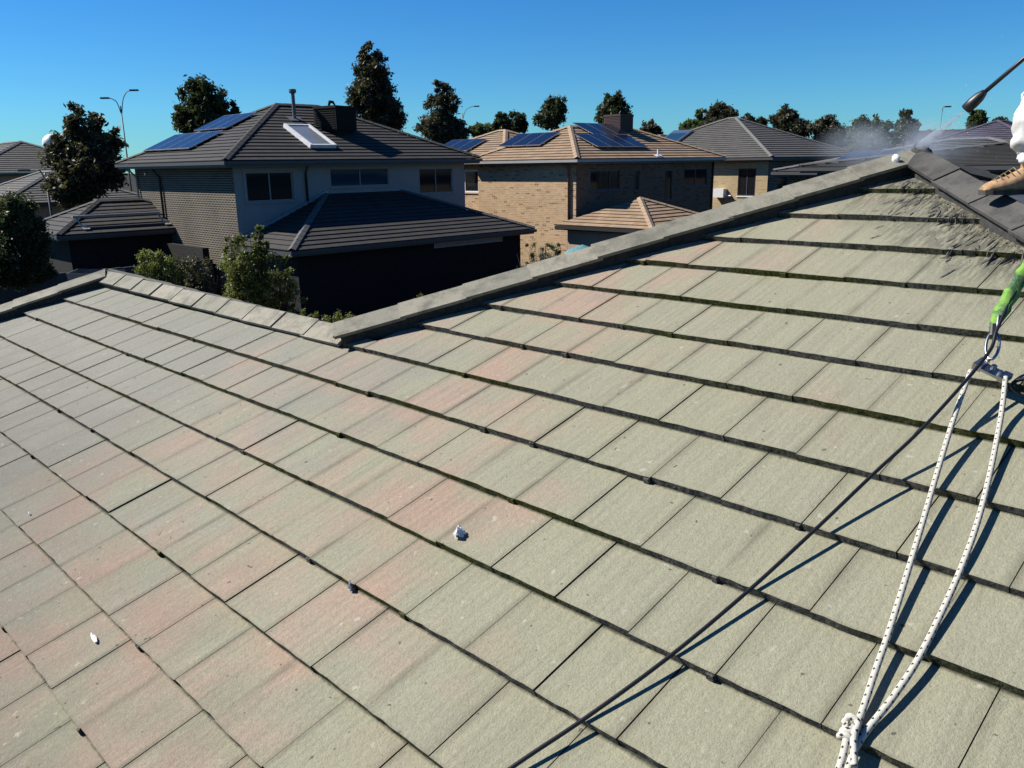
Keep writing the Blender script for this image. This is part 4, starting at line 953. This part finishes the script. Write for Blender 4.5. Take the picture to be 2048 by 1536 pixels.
p = gp(1880, 330, 30.); far_house('flat looking pale grey roofed house at the right between the peak and the worker', p.x, p.y - 12, 9, 16, 4.95, .13, M['roofgrey'], M['roofgrey'], M['pipedark'], M['pipedark'], name='rendered_house')
p = gp(1648, 345, 36.); h10 = far_house('low dark roofed house seen through the mist left of the roof peak', p.x, p.y - 9, 9, 10.5, 4.75, .22, M['roofdark2'], M['capgrey'], M['brickdark'], M['brickdark'])
o5 = Vector((p.x - .45, 0, 4.75)); c5 = 1 / math.sqrt(1 + .22 ** 2); u5 = Vector((c5, 0, .22 * c5)); n5 = Vector((-.22, 0, 1)).normalized()
for i in range(4): panel(h10, o5, Y_, u5, n5, p.y - 5.2 + i * 1.3, 1.3, 1.25, 1.6)
# house right behind our own roof on the right, with solar panels
p = gp(1955, 352, 15.); hN = far_house('grey tiled house with blue solar panels just behind the right hip', p.x, p.y - 9.5, 8, 9.2, 4.40, .20, M['roofgrey'], M['capgrey'], M['brickdark'], M['brickdark'])
o6 = Vector((p.x - .45, 0, 4.40)); c6 = 1 / math.sqrt(1 + .20 ** 2); u6 = Vector((c6, 0, .20 * c6)); n6 = Vector((-.20, 0, 1)).normalized()
for i in range(4): panel(hN, o6, Y_, u6, n6, p.y - 4.6 + i * 1.02, 1.0, 1.0, 1.65)
# left edge
p = gp(-60, 350, 62.); hL = far_house('distant brown roofed house at the far left edge with solar panels', p.x, p.y, 8.5, 13, 5.2, .42, M['roofgrey'], M['capgrey'], M['beige'], M['beige'], name='rendered_house')
p = gp(8, 385, 52.); far_house('low pale roofed house at the left edge below the distant brown roof', p.x, p.y, 7.0, 9, 3.6, .40, M['roofgrey'], M['capgrey'], M['beige'], M['beige'], name='rendered_house')

# ================================================================== street furniture and small things
def lamp(px, py, D, arms, label, hgt=None, r=.05):
    top = gp(px, py, D); b = MB(); root = empty('street_lamp', (top.x, top.y, 0), label, 'street lamp', 'street lamps along the far road')
    b.tube([(top.x, top.y, 0), (top.x, top.y, top.z)], [r * 1.3, r * .8], n=8); b.build('pole', M['lampgrey'], root, weld=True)
    for (dx, dz) in arms:
        b = MB(); e = top + ER * dx + UP * dz
        b.tube(smooth([top - UP * .6, top + ER * dx * .25 + UP * dz * .35, top + ER * dx * .6 + UP * dz * .85, e]), r * .55, n=6); b.build('arm', M['lampgrey'], root, weld=True)
        b = MB(); b.obox(e + ER * (.2 if dx > 0 else -.2), ER * .26, EF * .12, UP * .05); b.build('lamp_head', M['lampgrey'], root)
lamp(241, 212, 62, [(.80, .95), (-.75, .50)], 'tall grey street lamp with two curved arms left of the charcoal brick house')
lamp(925, 226, 85, [(1.2, .6)], 'thin street lamp arm showing between trees above the tan brick house', r=.05)
lamp(1885, 216, 80, [(.2, .1)], 'thin far street lamp right of the roof peak', r=.03)
lamp(90, 345, 48, [(-.8, .12)], 'low street lamp with one arm at the left edge in front of the distant roofs', r=.06)
b = MB(); bm = bmesh.new(); bmesh.ops.create_icosphere(bm, subdivisions=3, radius=.62); c0 = gp(106, 288, 62)
for f in bm.faces: b.face([c0 + v.co for v in f.verts], sm=True)
bm.free(); b.tube([(c0.x, c0.y, c0.z - .5), (c0.x, c0.y, 4.0)], .12, n=8)
tag(b.build('white_dome', M['whitepaint'], weld=True), 'white round dome on a mast behind the tree at the far left', 'dome')
# folded metal flashing standing at the far left end of the ridge
b = MB(); c0 = K0 + Vector((.05, .08, -.055)); L_ = ER * -.44
b.face([c0 + UP * .09, c0 + L_ + UP * .10, c0 + L_ * .94 - UP * .02, c0 - UP * .02]); b.face([c0 + UP * .088 + EF * .16, c0 + L_ * 1.0 + UP * .11 + EF * .14, c0 + L_ + UP * .10, c0 + UP * .09]) if False else None
b.face([c0 + EF * .30 + UP * .10, c0 + L_ * 1.04 + EF * .26 + UP * .115, c0 + L_ * 1.0 + EF * .24 - UP * .08, c0 + EF * .28 - UP * .06])
b.face([c0 + L_ + UP * .10, c0 + L_ * 1.04 + EF * .26 + UP * .115, c0 + L_ * 1.0 + EF * .24 - UP * .08, c0 + L_ * .94 - UP * .10])
o_ = b.build('metal_flashing', M['flash']); o_.modifiers.new('t', 'SOLIDIFY').thickness = .006
tag(o_, 'small open grey metal box flashing beside the left end of the low ridge', 'flashing')
# garden bits between the houses
c0 = gp(1165, 508, 19.5); b = MB(); base = Vector((c0.x, c0.y, 0))
b.tube([base, base + UP * (c0.z + .05)], .03, n=8)
b2 = MB(); n_ = 12
for i in range(n_):
    a0, a1 = i * 2 * math.pi / n_, (i + 1) * 2 * math.pi / n_
    P_ = lambda a, r_, z: Vector((c0.x + r_ * math.cos(a), c0.y + r_ * math.sin(a), z))
    zt_ = c0.z + .22; b2.face([Vector((c0.x, c0.y, zt_)), P_(a0, .35, zt_ - .12), P_(a1, .35, zt_ - .12)]); b2.face([P_(a0, .35, zt_ - .12), P_(a0, .62, zt_ - .42), P_(a1, .62, zt_ - .42), P_(a1, .35, zt_ - .12)])
um = empty('garden_umbrella', base, 'faded teal garden umbrella peeking over the hip in front of the beige porch wall', 'umbrella')
b.build('pole', M['galv'], um); q = b2.build('canopy', plain('teal_shade_cloth', (.08, .22, .24), .8, var=.35, scale=14), um); q.modifiers.new('t', 'SOLIDIFY').thickness = .01
for (x0_, x1_, y0_, y1_, h_, lb) in ((2.5, 13.9, 30.0, 30.15, 1.95, 'black fence added in place of shade below the low garage at the left'), (2.5, 2.62, 14.0, 29.9, 1.9, 'dark side fence added in place of shade behind the left tree')):  # dark fences added so that the lit ground here reads as shaded
    b = MB(); n_ = int(max(x1_ - x0_, y1_ - y0_) / .15)
    for i in range(n_):
        if x1_ - x0_ > 1: b.box(x0_ + i * .15, x0_ + i * .15 + .147, y0_ + .003 * (i % 2), y1_, 0, h_ + .008 * (i % 3))
        else: b.box(x0_ + .003 * (i % 2), x1_, y0_ + i * .15, y0_ + i * .15 + .147, 0, h_ + .008 * (i % 3))
    tag(b.build('added_dark_fence', M['pipedark']), lb, 'fence')
# back fence
b = MB(); f0, f1 = Vector((9.8, 12.5, 0)), Vector((9.8, 24.0, 0))
b = MB()
for i in range(58): b.box(19.0 + i * .2, 19.0 + i * .2 + .17, 17.95, 17.98, 0, 1.75 + .004 * (i % 3))
b.box(19.0, 30.6, 17.99, 18.03, .3, .4); b.box(19.0, 30.6, 17.99, 18.03, 1.4, 1.5)
tag(b.build('paling_fence', plain('old_timber_paling', (.10, .08, .065), .9, var=.3)), 'weathered timber paling fence behind the near roof', 'fence')

# ================================================================== trees and shrubs
def leaves(name, lobes, size, count, mat, parent, seed, flat=.0, zmin=.2):
    """many small leaf faces gathered in clumps through the lobes (centre, radii)"""
    r = np.random.default_rng(seed); L = np.array([[*c, *q] for c, q in lobes], float); vol = (L[:, 3] * L[:, 4] * L[:, 5]) ** .75; pr_ = vol / vol.sum()
    count = int(count * 2.4); nC = max(30, count // 70); li = r.choice(len(L), nC, p=pr_); d = r.normal(size=(nC, 3)); d /= np.linalg.norm(d, axis=1)[:, None]
    rad = r.uniform(.30, 1.0, nC) ** .5; cc = L[li, :3] + d * L[li, 3:] * rad[:, None] * np.where(r.random((nC, 1)) < .18, r.uniform(1.08, 1.28, (nC, 1)), r.uniform(.82, 1.08, (nC, 1)))
    ci = r.integers(0, nC, count); sg = (L[li, 3:].mean(1) * .125)[ci]
    P = cc[ci] + r.normal(size=(count, 3)) * sg[:, None]; P = P[P[:, 2] > zmin]; n_ = len(P); ci = ci[:n_]
    nrm_ = r.normal(size=(n_, 3)) + np.array([0, 0, .6]); nrm_ /= np.linalg.norm(nrm_, axis=1)[:, None]
    t_ = np.cross(nrm_, r.normal(size=(n_, 3))); t_ /= np.linalg.norm(t_, axis=1)[:, None]; b_ = np.cross(nrm_, t_)
    size *= .62; count = count; s = size * r.uniform(.6, 1.35, (n_, 1)); v = np.stack([P - t_ * s, P + b_ * s * .42, P + t_ * s, P - b_ * s * .42], 1).reshape(-1, 3)
    off = np.array(parent.matrix_world.translation) if parent else np.zeros(3); v = v - off
    me = bpy.data.meshes.new(name); me.vertices.add(n_ * 4); me.vertices.foreach_set('co', v.ravel()); me.loops.add(n_ * 4); me.loops.foreach_set('vertex_index', np.arange(n_ * 4))
    me.polygons.add(n_); me.polygons.foreach_set('loop_start', np.arange(n_) * 4); me.polygons.foreach_set('loop_total', np.full(n_, 4)); me.materials.append(mat)
    cl = r.random(nC)[ci]; col = np.repeat(np.stack([np.clip(cl * .6 + r.random(n_) * .5, 0, 1), r.random(n_), r.random(n_), np.ones(n_)], 1), 4, 0)
    ca = me.color_attributes.new('tv', 'FLOAT_COLOR', 'CORNER'); ca.data.foreach_set('color', col.ravel()); me.update(calc_edges=True)
    o = bpy.data.objects.new(name, me); C.objects.link(o)
    if parent: o.parent = parent
    return o
def tree(pxl, D, size, count, mat, label, seed, name='gum_tree', group='trees along the far street', trunk=True, depthk=1.0, rx=.16, cat='tree', minz=.3):
    lobes = []
    for (px, py, rx_, ry_) in pxl:
        c0 = gp(px, py, D); s = c0 - CAM; k = s.dot(FW) / F_PX; lobes.append((c0, (rx_ * k * depthk, rx_ * k * depthk, ry_ * k)))
    if cat != 'tree':
        for c_, q_ in list(lobes):
            z_ = c_.z - q_[2] * 1.1
            while z_ > .3: lobes.append((Vector((c_.x + .05 * math.sin(z_ * 9), c_.y, z_)), (q_[0] * .9, q_[1] * .9, q_[2]))); z_ -= q_[2] * 1.3
        count = int(count * 1.6)
    cx = sum(c[0].x for c in lobes) / len(lobes); cy = sum(c[0].y for c in lobes) / len(lobes)
    root = empty(name, (cx, cy, 0), label, cat, group)
    low = min(c.z - q[2] for c, q in lobes); top = max(c.z for c, q in lobes)
    b = MB(); rr = random.Random(seed); base = Vector((cx, cy, 0)); tr = [base, base + Vector((.1, .05, max(.4, low) * .6)), Vector((cx, cy, max(.5, low + .3))), Vector((cx + .1, cy, top))]
    b.tube(smooth(tr, 4), [rx * (1.15 - .95 * i / 12) for i in range(13)], n=7)
    for c_, q in lobes:
        for i in range(3):
            e = c_ + Vector((rr.uniform(-.6, .6) * q[0], rr.uniform(-.6, .6) * q[0], rr.uniform(0, .6) * q[2])); s0 = Vector((cx, cy, max(.5, min(e.z - .4, low + rr.uniform(.1, .6)))))
            b.tube([s0, (s0 + e) / 2 + Vector((0, 0, .15)), e], [rx * .4, rx * .25, rx * .08], n=5)
    b.build('trunk', M['bark'], root)
    leaves('crown', lobes, size, count, mat, root, seed, zmin=minz); return root
LD, LB, LG, LM_, LO = (M[k] for k in ('leafdark', 'leafbrown', 'leafgreen', 'leafmist', 'leafolive'))
tree([(170, 252, 34, 36), (205, 290, 38, 32), (135, 305, 34, 42), (178, 335, 62, 52), (150, 380, 50, 30)], 47, .20, 9000, LB, 'broad dark tree at the left in front of the white dome', 1)
tree([(405, 200, 40, 38), (456, 222, 24, 20), (370, 240, 24, 30), (415, 252, 48, 30)], 58, .22, 7000, LD, 'dark round topped tree behind the solar panels of the charcoal brick house', 2)
tree([(738, 108, 17, 24), (742, 145, 31, 40), (748, 190, 40, 45), (765, 235, 42, 38), (728, 215, 26, 40)], 70, .25, 10000, LB, 'tallest conical dark tree behind the rooftop cooler', 3)
tree([(884, 182, 17, 22), (885, 215, 31, 32), (876, 255, 38, 32), (905, 268, 30, 28)], 66, .24, 7000, LB, 'tall ragged conical tree between the charcoal and tan brick houses', 4)
tree([(1005, 243, 16, 18), (1000, 262, 22, 14)], 90, .27, 2200, LD, 'small rounded tree left of the tan roof peak, left of its twin', 5)
tree([(1036, 243, 18, 20), (1032, 262, 22, 12)], 92, .27, 2200, LD, 'small rounded tree touching the left slope of the tan roof peak', 6)
tree([(962, 260, 24, 12), (945, 262, 10, 10)], 95, .27, 1500, LG, 'low spreading green bush left of the two small rounded trees', 7)
tree([(1108, 215, 24, 18), (1100, 238, 28, 18)], 85, .26, 4000, LD, 'round dark tree straight above the tan roof peak', 8)
tree([(1226, 206, 22, 20), (1225, 232, 34, 20)], 85, .26, 4500, LD, 'bushy dark tree right of the tan roof peak', 9)
tree([(1300, 256, 18, 15), (1308, 268, 18, 10)], 98, .28, 1800, LB, 'small brownish tree right of the maroon rooftop cooler', 10)
tree([(1442, 232, 28, 22), (1440, 255, 36, 16)], 85, .26, 3800, LB, 'wide dark tree behind the skylight of the cream brick house', 11)
tree([(1402, 232, 13, 16), (1404, 255, 18, 14)], 90, .27, 1800, LG, 'narrow green tree just left of the wide dark one', 12)
tree([(1376, 254, 17, 12)], 96, .27, 1200, LG, 'low green shrubby tree left of the narrow green one', 13)
tree([(1495, 246, 13, 14)], 95, .27, 1100, LB, 'first small tree behind the peak of the cream brick house', 14)
tree([(1522, 248, 13, 12)], 97, .27, 1100, LD, 'second small tree behind the peak of the cream brick house', 15)
tree([(1568, 238, 26, 22), (1582, 262, 38, 20)], 80, .25, 4200, LB, 'dark domed tree right behind the right slope of the cream brick house', 16)
tree([(1652, 256, 28, 22), (1665, 275, 36, 20)], 80, .25, 3800, LB, 'dark tree right of the domed one, left of the pale green clump', 17)
tree([(1722, 262, 26, 24), (1752, 264, 28, 24), (1785, 262, 22, 22), (1745, 285, 50, 22)], 60, .20, 5200, LM_, 'pale grey green clump of trees behind the mist', 18)
tree([(1811, 240, 16, 20), (1812, 260, 22, 22)], 72, .23, 2800, LD, 'pointed dark tree just left of the roof peak', 19)
tree([(1953, 238, 16, 16), (1954, 252, 20, 12)], 80, .25, 2000, LG, 'small rounded tree under the nozzle of the lance', 20)
tree([(2003, 248, 18, 10)], 84, .25, 900, LD, 'low dark tree top left of the worker', 21)
tree([(1905, 268, 14, 7), (1870, 268, 16, 7)], 90, .25, 900, LD, 'low bushes on the skyline right of the roof peak', 22, group='trees along the far street')
tree([(722, 262, 30, 16)], 76, .25, 900, LD, 'low dark growth under the tallest tree', 23)
tree([(30, 430, 42, 38), (62, 480, 36, 44), (10, 520, 55, 60), (70, 540, 36, 30)], 22, .075, 12000, LD, 'leafy dark tree at the left edge in front of the low garage', 24, name='leafy_tree', group='shrubs and trees in the back yards', rx=.10)
tree([(295, 520, 32, 26), (335, 545, 45, 28)], 18.5, .050, 8000, LO, 'olive hedge shrub in front of the dark downpipe, left of the grey twiggy one', 25, name='garden_shrub', group='shrubs and trees in the back yards', rx=.05, cat='shrub')
tree([(390, 540, 34, 34), (408, 565, 36, 24)], 18., .045, 5000, LB, 'grey brown twiggy shrub between the two olive shrubs', 26, name='garden_shrub', group='shrubs and trees in the back yards', rx=.05, cat='shrub')
tree([(500, 492, 34, 26), (480, 530, 42, 32), (530, 545, 46, 34), (490, 575, 52, 26), (560, 575, 34, 34), (455, 475, 14, 14), (520, 462, 16, 12), (572, 530, 16, 20), (578, 600, 26, 24)], 17, .050, 15000, LO, 'tall olive green shrub in front of the corner of the charcoal brick house', 27, name='garden_shrub', group='shrubs and trees in the back yards', rx=.06, cat='shrub')
tree([(655, 638, 34, 13), (700, 640, 38, 12), (620, 630, 24, 12)], 13.5, .035, 5000, LO, 'low green hedge just over the dip between the ridge and the hip', 28, name='low_hedge', group='shrubs and trees in the back yards', rx=.04, cat='hedge')
tree([(845, 602, 40, 9), (820, 612, 28, 8)], 14.5, .035, 2600, LO, 'small low plants just above the hip, right of the low hedge', 29, name='low_hedge', group='shrubs and trees in the back yards', rx=.04, cat='hedge')
# bare stems beside the tan house
tw = MB(); rr = random.Random(8); c0 = gp(1080, 520, 21.)
for i in range(34):
    x = rr.uniform(-.7, .7); y = rr.uniform(-.4, .4); p0 = Vector((c0.x, c0.y, 1.2)) + ER * x + EF * y; h_ = rr.uniform(1.3, 2.0)
    tw.tube([p0, p0 + ER * rr.uniform(-.1, .1) + UP * h_ * .5, p0 + ER * rr.uniform(-.2, .2) + UP * h_], [.012, .009, .004], n=5)
tag(tw.build('bare_shrub', plain('pale_twigs', (.20, .18, .16), .9)), 'bare pale stems in front of the tan brick wall', 'shrub', 'shrubs and trees in the back yards')
tree([(1082, 492, 24, 10), (1060, 498, 14, 14), (1112, 498, 18, 12), (1088, 512, 34, 16)], 23, .045, 2600, LM_, 'pale flowering plant at the foot of the tan brick wall', 31, name='garden_shrub', group='shrubs and trees in the back yards', rx=.04, cat='shrub')
bpy.context.view_layer.update()
